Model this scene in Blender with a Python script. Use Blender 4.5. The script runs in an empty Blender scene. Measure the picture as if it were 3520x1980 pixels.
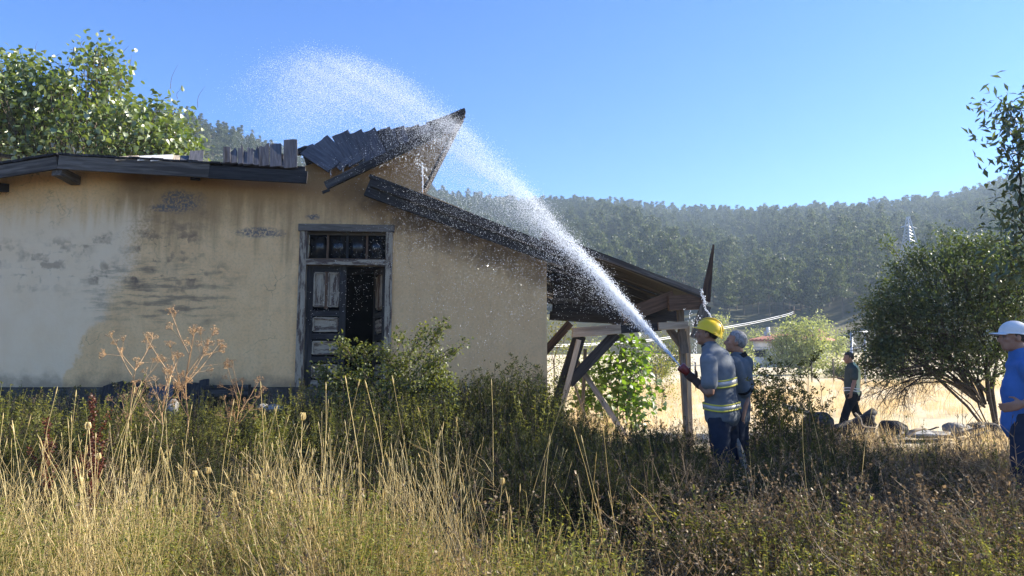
import bpy, bmesh, math, random
import numpy as np
from mathutils import Vector, Matrix, noise as mnoise

random.seed(7)
SC = bpy.context.scene
COL = SC.collection
R = math.radians

# ------------------------------------------------------------------ camera
FPX, CX, CY = 2600.0, 1760.0, 990.0          # photograph pixels (3520 x 1980)
CAMZ, PITCH = 1.25, R(6.58)
cam_d = bpy.data.cameras.new('camera')
cam = bpy.data.objects.new('camera', cam_d)
COL.objects.link(cam)
cam.location = (0, 0, CAMZ)
cam.rotation_euler = (R(90) + PITCH, 0, 0)
cam_d.sensor_width = 36.0
cam_d.lens = 36.0 * FPX / 3520.0
cam_d.clip_start, cam_d.clip_end = 0.05, 6000
SC.camera = cam

# ------------------------------------------------------------------ sky, sun, exposure
SUN_AZ, SUN_EL = R(79), R(30)                 # azimuth from the view direction towards the right
world = bpy.data.worlds.new('World')
SC.world = world
world.use_nodes = True
wn = world.node_tree
wn.nodes.clear()
sky = wn.nodes.new('ShaderNodeTexSky')
sky.sky_type = 'NISHITA'
sky.sun_disc = False
sky.sun_elevation = SUN_EL
sky.sun_rotation = SUN_AZ
sky.altitude = 900
sky.air_density = 1.0
sky.dust_density = 0.1
sky.ozone_density = 3.0
bg = wn.nodes.new('ShaderNodeBackground')
bg.inputs['Strength'].default_value = 0.092
wo = wn.nodes.new('ShaderNodeOutputWorld')
hs = wn.nodes.new('ShaderNodeHueSaturation')
hs.inputs['Saturation'].default_value = 1.28
hs.inputs['Hue'].default_value = 0.514
wn.links.new(sky.outputs['Color'], hs.inputs['Color'])
wn.links.new(hs.outputs['Color'], bg.inputs['Color'])
wn.links.new(bg.outputs['Background'], wo.inputs['Surface'])

sun_d = bpy.data.lights.new('sun', 'SUN')
sun_d.energy = 5.0
sun_d.angle = R(0.53)
sun_d.color = (1.0, 0.92, 0.77)
sun = bpy.data.objects.new('sun', sun_d)
COL.objects.link(sun)
SUN_DIR = Vector((math.sin(SUN_AZ) * math.cos(SUN_EL), math.cos(SUN_AZ) * math.cos(SUN_EL), math.sin(SUN_EL)))
sun.rotation_euler = (-SUN_DIR).to_track_quat('-Z', 'Y').to_euler()
sun.location = (30, 10, 30)

vs = SC.view_settings
vs.view_transform = 'Standard'
vs.look = 'None'
vs.gamma = 1.0
vs.exposure = 1.68
vs.use_curve_mapping = False
SC.render.engine = 'CYCLES'
SC.cycles.max_bounces = 8
SC.cycles.diffuse_bounces = 4
SC.cycles.glossy_bounces = 2
SC.cycles.transmission_bounces = 5
SC.cycles.transparent_max_bounces = 8
SC.cycles.volume_bounces = 0
SC.cycles.use_denoising = True

# ------------------------------------------------------------------ pixel helpers
def ray(px, py):
    x, y = (px - CX) / FPX, -(py - CY) / FPX
    c, s = math.cos(PITCH), math.sin(PITCH)
    return Vector((x, c - y * s, s + y * c))

def at(px, py, Y):
    d = ray(px, py)
    return Vector((0, 0, CAMZ)) + d * (Y / d.y)

def sstep(a, b, v):
    t = np.clip((np.asarray(v, float) - a) / (b - a), 0, 1)
    return t * t * (3 - 2 * t)

def gz(x, y):
    """ground height (arrays or numbers)"""
    x = np.asarray(x, float); y = np.asarray(y, float)
    r = np.hypot(x, y)
    z = 0.35 * sstep(8.2, 10.6, y) * (1 - sstep(0.4, 2.6, x)) * (1 - sstep(24, 34, y))
    z = z + np.where(y > 0, 1.05 * sstep(17, 70, r) + 5.5 * sstep(70, 190, r), 0)
    z = z + 0.05 * np.sin(x * 1.3 + 0.7) * np.cos(y * 0.9 + x * 0.4) * sstep(2, 5, r) + 0.03 * np.sin(x * 3.1 + y * 2.3)
    return z

def gp(px, Y):
    d = ray(px, 1290)
    x = d.x * Y / d.y
    return Vector((x, Y, float(gz(x, Y))))

# ------------------------------------------------------------------ objects
def tag(o, label=None, cat=None, group=None, kind=None):
    if label: o['label'] = label
    if cat: o['category'] = cat
    if group: o['group'] = group
    if kind: o['kind'] = kind
    return o

def empty(name, loc=(0, 0, 0), rz=0.0, label=None, cat=None, group=None):
    o = bpy.data.objects.new(name, None)
    o.empty_display_size = 0.2
    COL.objects.link(o)
    o.location = loc
    o.rotation_euler = (0, 0, rz)
    return tag(o, label, cat, group)

def mobj(name, me, mat=None, parent=None, loc=None):
    o = bpy.data.objects.new(name, me)
    COL.objects.link(o)
    if mat is not None:
        mats = mat if isinstance(mat, (list, tuple)) else [mat]
        if len(me.materials) == 0:
            for m in mats: me.materials.append(m)
    if parent: o.parent = parent
    if loc is not None: o.location = loc
    return o

class MB:
    """collects numpy vertex / face blocks; rnd = random value per piece stored on the vertices"""
    def __init__(s):
        s.v, s.f, s.r, s.m, s.n = [], [], [], [], 0
    def add(s, v, f, rnd=0.5, mi=0):
        v = np.asarray(v, float).reshape(-1, 3)
        s.v.append(v)
        s.r.append(np.broadcast_to(np.asarray(rnd, float), (len(v),)).copy())
        if isinstance(f, np.ndarray):
            for col in (f + s.n,): s.f.append(col)
            s.m.append(np.full(len(f), mi))
        else:
            for q in f: s.f.append(np.asarray([q]) + s.n); s.m.append(np.array([mi]))
        s.n += len(v)
    def mesh(s, name, smooth=False):
        me = bpy.data.meshes.new(name)
        V = np.concatenate(s.v) if s.v else np.zeros((0, 3))
        lens = np.concatenate([np.full(len(a), a.shape[1]) for a in s.f]).astype(np.int32)
        loops = np.concatenate([a.ravel() for a in s.f]).astype(np.int32)
        me.vertices.add(len(V)); me.vertices.foreach_set('co', V.ravel())
        me.loops.add(len(loops)); me.loops.foreach_set('vertex_index', loops)
        me.polygons.add(len(lens))
        st = np.zeros(len(lens), np.int32); st[1:] = np.cumsum(lens)[:-1]
        me.polygons.foreach_set('loop_start', st)
        me.polygons.foreach_set('loop_total', lens)
        me.polygons.foreach_set('material_index', np.concatenate(s.m).astype(np.int32))
        if smooth: me.polygons.foreach_set('use_smooth', np.ones(len(lens), bool))
        a = me.attributes.new('rnd', 'FLOAT', 'POINT')
        a.data.foreach_set('value', np.concatenate(s.r).astype(np.float32))
        me.update(calc_edges=True)
        return me

def catmull(P, n=4):
    P = [np.asarray(p, float) for p in P]
    if len(P) < 3:
        return np.array([P[0] + (P[1] - P[0]) * t for t in np.linspace(0, 1, n + 1)])
    out = []
    Q = [2 * P[0] - P[1]] + P + [2 * P[-1] - P[-2]]
    for i in range(1, len(Q) - 2):
        a, b, c, d = Q[i - 1], Q[i], Q[i + 1], Q[i + 2]
        for k in range(n):
            t = k / n
            out.append(0.5 * (2 * b + (c - a) * t + (2 * a - 5 * b + 4 * c - d) * t * t + (3 * b - a - 3 * c + d) * t ** 3))
    out.append(Q[-2])
    return np.array(out)

def tube(mb, P, rad, n=5, ref=None, caps=False, rnd=0.5, mi=0, round_caps=False):
    """tube along points P; rad: per point r or (ra, rb)"""
    P = np.asarray(P, float); k = len(P)
    rad = np.asarray(rad, float)
    if rad.ndim == 0: rad = np.full(k, float(rad))
    if rad.ndim == 1: rad = np.stack([rad, rad], 1)
    if round_caps:
        d0 = P[0] - P[1]; d0 /= np.linalg.norm(d0) + 1e-9
        d1 = P[-1] - P[-2]; d1 /= np.linalg.norm(d1) + 1e-9
        r0, r1 = rad[0].min(), rad[-1].min()
        P = np.vstack([P[0] + d0 * r0, P[0] + d0 * r0 * .8, P[0] + d0 * r0 * .4, P, P[-1] + d1 * r1 * .4, P[-1] + d1 * r1 * .8, P[-1] + d1 * r1])
        rad = np.vstack([rad[0] * .05, rad[0] * .6, rad[0] * .92, rad, rad[-1] * .92, rad[-1] * .6, rad[-1] * .05])
        k = len(P); caps = True
    T = np.gradient(P, axis=0)
    T /= np.linalg.norm(T, axis=1, keepdims=True) + 1e-12
    if ref is None:
        ref = np.array([1.0, 0, 0]) if abs(T[:, 0]).mean() < 0.8 else np.array([0, 1.0, 0])
    ref = np.asarray(ref, float)
    A = ref - (T @ ref)[:, None] * T
    A /= np.linalg.norm(A, axis=1, keepdims=True) + 1e-12
    B = np.cross(T, A)
    th = np.arange(n) * 2 * math.pi / n
    ring = P[:, None, :] + rad[:, 0, None, None] * np.cos(th)[None, :, None] * A[:, None, :] + rad[:, 1, None, None] * np.sin(th)[None, :, None] * B[:, None, :]
    i = np.arange(k - 1)[:, None] * n
    j = np.arange(n)[None, :]; j2 = (j + 1) % n
    f = np.stack([i + j, i + j2, i + n + j2, i + n + j], -1).reshape(-1, 4)
    mb.add(ring.reshape(-1, 3), f, rnd, mi)
    if caps:
        b = mb.n - k * n
        mb.f.append(np.array([[b + q for q in range(n)][::-1]])); mb.m.append(np.array([mi]))
        mb.f.append(np.array([[b + (k - 1) * n + q for q in range(n)]])); mb.m.append(np.array([mi]))

def ellipsoid(mb, c, ax, rad, nu=14, nv=9, rnd=0.5, mi=0):
    """ax: 3 unit axes (rows); rad: 3 radii"""
    c = np.asarray(c, float); ax = np.asarray(ax, float)
    vs_, fs = [], []
    for i in range(nv + 1):
        ph = math.pi * i / nv
        for j in range(nu):
            th = 2 * math.pi * j / nu
            l = np.array([math.sin(ph) * math.cos(th), math.sin(ph) * math.sin(th), math.cos(ph)]) * rad
            vs_.append(c + l @ ax)
    for i in range(nv):
        for j in range(nu):
            fs.append([i * nu + j, (i + 1) * nu + j, (i + 1) * nu + (j + 1) % nu, i * nu + (j + 1) % nu])
    mb.add(np.array(vs_), np.array(fs), rnd, mi)

def boxm(mb, lo, hi, rnd=0.5, mi=0):
    x0, y0, z0 = lo; x1, y1, z1 = hi
    v = [(x0,y0,z0),(x1,y0,z0),(x1,y1,z0),(x0,y1,z0),(x0,y0,z1),(x1,y0,z1),(x1,y1,z1),(x0,y1,z1)]
    mb.add(v, np.array([[0,3,2,1],[4,5,6,7],[0,1,5,4],[1,2,6,5],[2,3,7,6],[3,0,4,7]]), rnd, mi)

# ------------------------------------------------------------------ materials
class NT:
    def __init__(s, name):
        s.m = bpy.data.materials.new(name); s.m.use_nodes = True
        s.t = s.m.node_tree; s.t.nodes.clear()
        s.out = s.n('ShaderNodeOutputMaterial')
    def n(s, typ, **kw):
        nd = s.t.nodes.new(typ)
        for k, v in kw.items(): setattr(nd, k, v)
        return nd
    def l(s, a, b): s.t.links.new(a, b)
    def val(s, nd, key, v):
        i = nd.inputs[key]
        if hasattr(v, 'links') or hasattr(v, 'is_linked'): s.l(v, i)
        else: i.default_value = v
    def math(s, op, a, b=0.0, c=None):
        nd = s.n('ShaderNodeMath', operation=op)
        s.val(nd, 0, a); s.val(nd, 1, b)
        if c is not None: s.val(nd, 2, c)
        return nd.outputs[0]
    def ss(s, v, a, b):
        nd = s.n('ShaderNodeMapRange', interpolation_type='SMOOTHSTEP')
        s.val(nd, 'Value', v); s.val(nd, 'From Min', a); s.val(nd, 'From Max', b)
        return nd.outputs['Result']
    def noise(s, vec, scale, detail=4.0, rough=0.55, dist=0.0):
        nd = s.n('ShaderNodeTexNoise')
        if vec is not None: s.l(vec, nd.inputs['Vector'])
        s.val(nd, 'Scale', scale); s.val(nd, 'Detail', detail); s.val(nd, 'Roughness', rough); s.val(nd, 'Distortion', dist)
        return nd.outputs['Fac']
    def mix(s, f, a, b, blend='MIX'):
        nd = s.n('ShaderNodeMix', data_type='RGBA', blend_type=blend)
        s.val(nd, 0, f)
        for key, v in ((6, a), (7, b)):
            if isinstance(v, tuple): v = (*v, 1.0) if len(v) == 3 else v
            s.val(nd, key, v)
        return nd.outputs[2]
    def coords(s, scale=(1, 1, 1), kind='Object'):
        tc = s.n('ShaderNodeTexCoord'); mp = s.n('ShaderNodeMapping')
        mp.inputs['Scale'].default_value = scale
        s.l(tc.outputs[kind], mp.inputs['Vector'])
        return mp.outputs['Vector']
    def sep(s, vec):
        nd = s.n('ShaderNodeSeparateXYZ'); s.l(vec, nd.inputs[0]); return nd.outputs
    def bump(s, h, strength=0.4, dist=0.02):
        nd = s.n('ShaderNodeBump'); s.val(nd, 'Strength', strength); s.val(nd, 'Distance', dist); s.l(h, nd.inputs['Height'])
        return nd.outputs['Normal']
    def bsdf(s, col, rough=0.8, normal=None, spec=0.3, metal=0.0):
        nd = s.n('ShaderNodeBsdfPrincipled')
        s.val(nd, 'Base Color', (*col, 1.0) if isinstance(col, tuple) else col)
        s.val(nd, 'Roughness', rough); s.val(nd, 'Metallic', metal); s.val(nd, 'Specular IOR Level', spec)
        if normal is not None: s.l(normal, nd.inputs['Normal'])
        return nd.outputs[0]
    def done(s, sh):
        s.l(sh, s.out.inputs['Surface']); return s.m

def simple(name, c1, c2=None, scale=6.0, rough=0.8, bump=0.3, stretch=(1, 1, 1), spec=0.3, metal=0.0, bd=0.01, lo=0.35, hi=0.65):
    t = NT(name)
    if c2 is None: c2 = tuple(c * 0.8 for c in c1)
    v = t.coords(stretch)
    n = t.noise(v, scale, 5.0, 0.6)
    col = t.mix(t.ss(n, lo, hi), c1, c2)
    nb = t.bump(t.noise(v, scale * 4, 3.0), bump, bd) if bump else None
    return t.done(t.bsdf(col, rough, nb, spec, metal))

def wood(name, c1, c2, c3, rough=0.75):
    t = NT(name)
    v = t.coords((1.2, 14, 14))
    oi = t.n('ShaderNodeObjectInfo')
    va = t.n('ShaderNodeVectorMath', operation='ADD'); t.l(v, va.inputs[0])
    sc = t.n('ShaderNodeVectorMath', operation='SCALE'); sc.inputs[0].default_value = (31, 17, 23)
    t.l(oi.outputs['Random'], sc.inputs['Scale']); t.l(sc.outputs[0], va.inputs[1])
    v = va.outputs[0]
    g = t.noise(v, 2.2, 6.0, 0.65, 0.6)
    p = t.noise(v, 0.45, 3.0, 0.6)
    col = t.mix(t.ss(g, 0.35, 0.65), c1, c2)
    col = t.mix(t.ss(p, 0.52, 0.66), col, c3)
    v2 = t.mix(t.math('MULTIPLY', oi.outputs['Random'], 0.5), col, t.mix(0.5, col, (0.02, 0.018, 0.016)))
    return t.done(t.bsdf(v2, rough, t.bump(g, 0.6, 0.012), 0.25))

def leafmat(name, c1, c2, trans=0.45, tc=None, gloss=0.06):
    t = NT(name)
    at_ = t.n('ShaderNodeAttribute', attribute_name='rnd')
    oi = t.n('ShaderNodeObjectInfo')
    f = t.math('FRACT', t.math('ADD', at_.outputs['Fac'], oi.outputs['Random']))
    col = t.mix(f, c1, c2)
    d = t.n('ShaderNodeBsdfDiffuse'); t.l(col, d.inputs['Color'])
    tr = t.n('ShaderNodeBsdfTranslucent')
    tcol = t.mix(1.0, col, tc if tc else (1.5, 1.6, 0.75), 'MULTIPLY')
    t.l(tcol, tr.inputs['Color'])
    m1 = t.n('ShaderNodeMixShader'); m1.inputs[0].default_value = trans
    t.l(d.outputs[0], m1.inputs[1]); t.l(tr.outputs[0], m1.inputs[2])
    g = t.n('ShaderNodeBsdfGlossy'); g.inputs['Roughness'].default_value = 0.45; g.inputs['Color'].default_value = (1, 1, 1, 1)
    m2 = t.n('ShaderNodeMixShader'); m2.inputs[0].default_value = gloss
    t.l(m1.outputs[0], m2.inputs[1]); t.l(g.outputs[0], m2.inputs[2])
    return t.done(m2.outputs[0])

M = {}
M['char'] = wood('charred_wood', (0.022, 0.020, 0.020), (0.045, 0.042, 0.042), (0.09, 0.085, 0.082))
M['old'] = wood('weathered_grey_wood', (0.10, 0.085, 0.07), (0.19, 0.165, 0.14), (0.06, 0.05, 0.042))
M['board'] = wood('slate_grey_roof_board', (0.075, 0.075, 0.085), (0.13, 0.13, 0.145), (0.055, 0.045, 0.04))
M['brown'] = wood('brown_wood', (0.10, 0.055, 0.032), (0.17, 0.10, 0.06), (0.05, 0.03, 0.02))
M['pale'] = wood('pale_sawn_wood', (0.42, 0.33, 0.23), (0.55, 0.46, 0.34), (0.27, 0.21, 0.15))
M['bark'] = simple('bark', (0.06, 0.048, 0.036), (0.13, 0.105, 0.08), 22, 0.9, 0.5)
M['darkbark'] = simple('dark_twig_bark', (0.035, 0.028, 0.024), (0.075, 0.06, 0.05), 22, 0.9, 0.4)
M['stem_dry'] = leafmat('dry_straw', (0.74, 0.63, 0.33), (0.60, 0.49, 0.23), 0.4, (1.2, 1.1, 0.8), 0.04)
M['straw_fine'] = leafmat('fine_dry_grass', (0.60, 0.50, 0.24), (0.42, 0.335, 0.15), 0.45, (1.25, 1.1, 0.75), 0.03)
M['field_straw'] = leafmat('field_straw', (0.64, 0.54, 0.36), (0.52, 0.42, 0.26), 0.5, (1.25, 1.1, 0.8), 0.02)
M['weed'] = leafmat('weed_leaf', (0.14, 0.16, 0.042), (0.27, 0.26, 0.08), 0.45, (1.5, 1.4, 0.65), 0.015)  # bright leaf copy, sunlit tone put into the colour
M['weed_shade_dark'] = leafmat('shade_dark_weed_leaf', (0.030, 0.040, 0.014), (0.075, 0.080, 0.028), 0.35, (1.4, 1.35, 0.7), 0.01)  # dark leaf copy, shade of the weed mass put into the colour
M['brush'] = leafmat('dry_brown_brush', (0.085, 0.060, 0.036), (0.30, 0.225, 0.135), 0.3, (1.2, 1.05, 0.85), 0.02)
M['umbel'] = leafmat('dry_umbel_stem', (0.42, 0.25, 0.12), (0.52, 0.34, 0.18), 0.2, (1.2, 1.05, 0.8), 0.03)
M['dock'] = leafmat('dock_seed', (0.085, 0.028, 0.018), (0.13, 0.05, 0.028), 0.3, (1.4, 1.0, 0.8), 0.02)
M['leaf_big'] = leafmat('large_green_leaf', (0.085, 0.135, 0.035), (0.17, 0.21, 0.065), 0.4, (1.5, 1.5, 0.6), 0.10)
M['leaf_lance'] = leafmat('lance_leaf', (0.05, 0.085, 0.04), (0.11, 0.14, 0.06), 0.35, (1.5, 1.5, 0.7), 0.08)
M['leaf_small'] = leafmat('small_shrub_leaf', (0.065, 0.09, 0.026), (0.16, 0.175, 0.05), 0.42, (1.6, 1.5, 0.6), 0.03)
M['leaf_bush'] = leafmat('thorn_bush_leaf', (0.035, 0.058, 0.022), (0.10, 0.125, 0.04), 0.4, (1.5, 1.55, 0.6), 0.05)
M['leaf_vine'] = leafmat('vine_leaf', (0.06, 0.12, 0.025), (0.13, 0.20, 0.045), 0.55, (1.8, 1.8, 0.55), 0.06)
M['leaf_far'] = leafmat('distant_tree_leaf', (0.20, 0.235, 0.10), (0.32, 0.34, 0.17), 0.5, (1.4, 1.4, 0.7), 0.03)  # paleness from sun and haze mixed into the leaf colour
M['pine'] = leafmat('pine_needles', (0.026, 0.044, 0.020), (0.13, 0.155, 0.07), 0.35, (1.3, 1.3, 0.8), 0.03)
M['skin'] = simple('skin', (0.36, 0.20, 0.135), (0.30, 0.155, 0.10), 14, 0.55, 0.08, spec=0.4)
M['skin_dark'] = simple('tanned_skin', (0.27, 0.145, 0.095), (0.22, 0.11, 0.07), 14, 0.5, 0.08, spec=0.4)
M['eye'] = simple('eye', (0.16, 0.13, 0.11), (0.2, 0.16, 0.14), 3, 0.3, 0, spec=0.4)
M['hair_grey'] = simple('grey_hair', (0.14, 0.14, 0.145), (0.30, 0.30, 0.31), 60, 0.7, 0.8, (1, 1, 0.4), bd=0.006)
M['hair_dark'] = simple('dark_hair', (0.03, 0.024, 0.02), (0.06, 0.05, 0.042), 60, 0.6, 0.8, (1, 1, 0.4), bd=0.006)
def cloth(name, c1, c2, sc=5): return simple(name, c1, c2, sc, 0.9, 0.35, spec=0.1, bd=0.006)
M['vest'] = cloth('grey_blue_vest', (0.10, 0.115, 0.135), (0.165, 0.18, 0.20), 4)
M['tee_grey'] = cloth('grey_tee', (0.15, 0.165, 0.18), (0.19, 0.20, 0.215))
M['polo'] = cloth('dark_slate_polo', (0.085, 0.105, 0.125), (0.12, 0.14, 0.165))
M['navy'] = cloth('navy_trousers', (0.018, 0.024, 0.042), (0.03, 0.038, 0.06))
M['black_cloth'] = cloth('black_cloth', (0.012, 0.012, 0.014), (0.025, 0.025, 0.028))
M['blue_tee'] = cloth('blue_tee', (0.055, 0.14, 0.36), (0.07, 0.165, 0.41))
M['green_shirt'] = cloth('dark_green_shirt', (0.05, 0.065, 0.06), (0.075, 0.09, 0.08))
M['hivis'] = cloth('pale_lime_panel', (0.60, 0.68, 0.42), (0.66, 0.72, 0.5))
M['white_cloth'] = cloth('white_cloth', (0.62, 0.63, 0.63), (0.72, 0.72, 0.71))
M['glove'] = cloth('dark_glove', (0.05, 0.035, 0.032), (0.075, 0.05, 0.045), 14)
M['band_grey'] = simple('reflective_grey_band', (0.36, 0.36, 0.36), (0.42, 0.42, 0.41), 10, 0.4, 0.1, spec=0.6)
M['band_yellow'] = simple('yellow_band', (0.62, 0.55, 0.06), (0.68, 0.6, 0.1), 10, 0.6, 0.1)
M['helmet'] = simple('yellow_helmet_shell', (0.80, 0.56, 0.012), (0.74, 0.50, 0.012), 3, 0.35, 0.03, spec=0.5)
M['helmet_dark'] = simple('helmet_seam', (0.33, 0.24, 0.02), (0.3, 0.2, 0.02), 8, 0.5, 0.05)
M['red_metal'] = simple('red_painted_nozzle', (0.24, 0.035, 0.03), (0.16, 0.03, 0.028), 18, 0.4, 0.1, spec=0.5)
M['dark_metal'] = simple('dark_green_metal', (0.035, 0.05, 0.045), (0.06, 0.075, 0.07), 18, 0.4, 0.1, spec=0.5, metal=0.2)
M['alu'] = simple('galvanised_metal', (0.52, 0.54, 0.56), (0.42, 0.44, 0.46), 12, 0.45, 0.1, spec=0.5, metal=0.3)
M['hose'] = simple('canvas_hose', (0.30, 0.30, 0.29), (0.22, 0.22, 0.22), 40, 0.85, 0.3)
M['leather'] = simple('black_leather', (0.012, 0.011, 0.011), (0.03, 0.028, 0.026), 20, 0.5, 0.2)
M['rock'] = simple('grey_boulder', (0.17, 0.16, 0.15), (0.30, 0.29, 0.27), 4, 0.9, 0.7, bd=0.04)
M['dark_rock'] = simple('soot_dark_boulder', (0.025, 0.023, 0.023), (0.065, 0.06, 0.057), 5, 0.9, 0.7, bd=0.04)
M['ash'] = simple('pale_ash', (0.42, 0.41, 0.39), (0.10, 0.095, 0.09), 5, 0.95, 0.6)
M['render_white'] = simple('pale_render', (0.62, 0.61, 0.58), (0.52, 0.51, 0.48), 1.2, 0.9, 0.1)
M['tile_red'] = simple('red_roof_tile', (0.30, 0.13, 0.10), (0.22, 0.10, 0.08), 3, 0.85, 0.2)  # red muted in the colour itself to stand in for haze
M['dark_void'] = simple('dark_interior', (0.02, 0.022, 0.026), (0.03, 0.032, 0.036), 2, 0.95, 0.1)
M['soot'] = simple('soot_shade_black', (0.010, 0.011, 0.013), (0.016, 0.017, 0.02), 2, 1.0, 0, spec=0.0)  # soot colour this black also stands in for shade inside the room
M['cable'] = simple('bare_cable', (0.55, 0.56, 0.57), (0.48, 0.49, 0.5), 2, 0.4, 0, spec=0.6, metal=0.4)
# ------------------------------------------------------------------ ground, field, hills
def ground_material():
    t = NT('dry_ground')
    v = t.coords()
    n1 = t.noise(v, 0.9, 5, 0.6)
    n2 = t.noise(v, 9.0, 5, 0.65)
    n3 = t.noise(v, 0.05, 3, 0.5)
    xyz = t.sep(v)
    col = t.mix(t.ss(n2, 0.35, 0.65), (0.075, 0.055, 0.035), (0.15, 0.11, 0.065))
    col = t.mix(t.ss(n1, 0.45, 0.62), col, (0.05, 0.045, 0.03))
    fld = t.mix(t.ss(n2, 0.3, 0.7), (0.55, 0.46, 0.31), (0.66, 0.57, 0.41))
    fld = t.mix(t.math('MULTIPLY', t.ss(n3, 0.52, 0.62), 0.6), fld, (0.24, 0.22, 0.10))
    col = t.mix(t.ss(t.math('ADD', xyz[1], t.math('MULTIPLY', n1, 3.0)), 12.5, 16.5), col, fld)
    return t.done(t.bsdf(col, 0.95, t.bump(n2, 0.7, 0.05), 0.1))

def hill_material():
    t = NT('forest_floor')
    v = t.coords()
    n1 = t.noise(v, 0.02, 4, 0.6)
    n2 = t.noise(v, 0.3, 4, 0.6)
    col = t.mix(t.ss(n2, 0.35, 0.65), (0.045, 0.05, 0.03), (0.085, 0.08, 0.045))
    col = t.mix(t.ss(n1, 0.58, 0.66), col, (0.20, 0.17, 0.10))
    return t.done(t.bsdf(col, 0.95, None, 0.1))

def build_ground():
    rr = np.concatenate([[0.0], np.geomspace(0.6, 1450, 120)])
    na = 256
    th = np.arange(na) * 2 * math.pi / na
    X = np.outer(rr, np.sin(th)); Y = np.outer(rr, np.cos(th))
    Z = gz(X, Y)
    mb = MB()
    i = np.arange(len(rr) - 1)[:, None] * na; j = np.arange(na)[None, :]; j2 = (j + 1) % na
    f = np.stack([i + j, i + na + j, i + na + j2, i + j2], -1).reshape(-1, 4)
    mb.add(np.stack([X, Y, Z], -1).reshape(-1, 3), f)
    return tag(mobj('ground', mb.mesh('ground', True), ground_material()), kind='structure')
build_ground()

RIDGE = [(-2600, 420), (-900, 400), (-300, 360), (0, 345), (400, 352), (640, 376), (800, 430), (930, 490), (1100, 560), (1300, 625),
         (1480, 655), (1800, 694), (2100, 688), (2300, 713), (2560, 730), (2800, 714), (3000, 694), (3300, 672), (3450, 632), (3700, 600), (4500, 560), (6500, 600)]
_raz, _rel = [], []
for px, py in RIDGE:
    d = ray(px, py)
    _raz.append(math.atan2(d.x, d.y)); _rel.append(d.z / math.hypot(d.x, d.y))
def ridge_r(az): return np.interp(az, [-0.75, -0.30, -0.05, 0.2, 0.7], [300, 340, 560, 620, 560])
def ridge_tan(az): return np.interp(az, _raz, _rel)
R0 = 150.0
def hill_z(az, r):
    az = np.asarray(az, float); r = np.asarray(r, float)
    Rr = ridge_r(az)
    H = CAMZ + ridge_tan(az) * Rr - np.interp(az, [-.2, -.1], [5.5, 9.5])
    t = (r - R0) / (Rr - R0)
    z = 4.0 + (H - 4.0) * np.where(t <= 1, np.clip(t, -0.05, 1) ** 1.0 if False else np.clip(t, -0.05, 1), 1 - 0.6 * (t - 1))
    z = z + 3.5 * np.sin(az * 23 + r * 0.013) * np.sin(np.clip(t, 0, 1) * math.pi) + 2.0 * np.sin(az * 61 + r * 0.03) * np.sin(np.clip(t, 0, 1) * math.pi)
    return z

def build_hills():
    az = np.linspace(-1.15, 1.15, 240); tt = np.concatenate([np.linspace(-0.04, 1, 50), np.linspace(1.05, 1.9, 10)])
    A, T = np.meshgrid(az, tt, indexing='ij')
    Rr = ridge_r(A); r = R0 + T * (Rr - R0)
    Z = hill_z(A, r)
    mb = MB(); n = len(tt)
    i = np.arange(len(az) - 1)[:, None] * n; j = np.arange(n - 1)[None, :]
    f = np.stack([i + j, i + n + j, i + n + j + 1, i + j + 1], -1).reshape(-1, 4)
    mb.add(np.stack([np.sin(A) * r, np.cos(A) * r, Z], -1).reshape(-1, 3), f)
    return tag(mobj('hills', mb.mesh('hills', True), hill_material()), kind='structure')
build_hills()

# ------------------------------------------------------------------ leaves, branches, trees
LEAF = dict(  # (x along, y across, z) templates and triangles
    simple=(np.array([(0,0,0),(.45,.5,.06),(1,0,-.10),(.45,-.5,.06),(.5,0,-.02)]), np.array([[0,4,1],[1,4,2],[0,3,4],[3,2,4]])),
    heart=(np.array([(0,0,0),(-.06,.28,.03),(.22,.52,.06),(.6,.40,.02),(1,0,-.22),(.6,-.40,.02),(.22,-.52,.06),(-.06,-.28,.03),(.42,0,-.03)]),
           np.array([[8,0,1],[8,1,2],[8,2,3],[8,3,4],[8,4,5],[8,5,6],[8,6,7],[8,7,0]])[:, ::-1]),
    quad=(np.array([(0,-.5,0),(1,-.5,.1),(1,.5,-.1),(0,.5,.05)]), np.array([[0,1,2],[0,2,3]])),
    tri=(np.array([(0,-.5,0),(1,0,.08),(0,.5,0)]), np.array([[0,1,2]])),
)
def rand_dirs(rng, n):
    v = rng.normal(size=(n, 3)); return v / (np.linalg.norm(v, axis=1, keepdims=True) + 1e-9)

def add_leaves(mb, P, D, N, L, W, rng, kind='simple', mi=0, rnd=None):
    P = np.asarray(P, float); n = len(P)
    if n == 0: return
    D = D / (np.linalg.norm(D, axis=1, keepdims=True) + 1e-9)
    S = np.cross(N, D); S /= np.linalg.norm(S, axis=1, keepdims=True) + 1e-9
    U = np.cross(D, S)
    tv, tf = LEAF[kind]
    L = np.broadcast_to(L, (n,)); W = np.broadcast_to(W, (n,))
    V = P[:, None] + tv[None, :, 0, None] * (L[:, None, None] * D[:, None]) + tv[None, :, 1, None] * (W[:, None, None] * S[:, None]) + tv[None, :, 2, None] * (L[:, None, None] * U[:, None])
    F = (np.arange(n) * len(tv))[:, None, None] + tf[None]
    rn = rng.random(n) if rnd is None else rnd
    mb.add(V.reshape(-1, 3), F.reshape(-1, tf.shape[1]), np.repeat(rn, len(tv)), mi)

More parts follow.
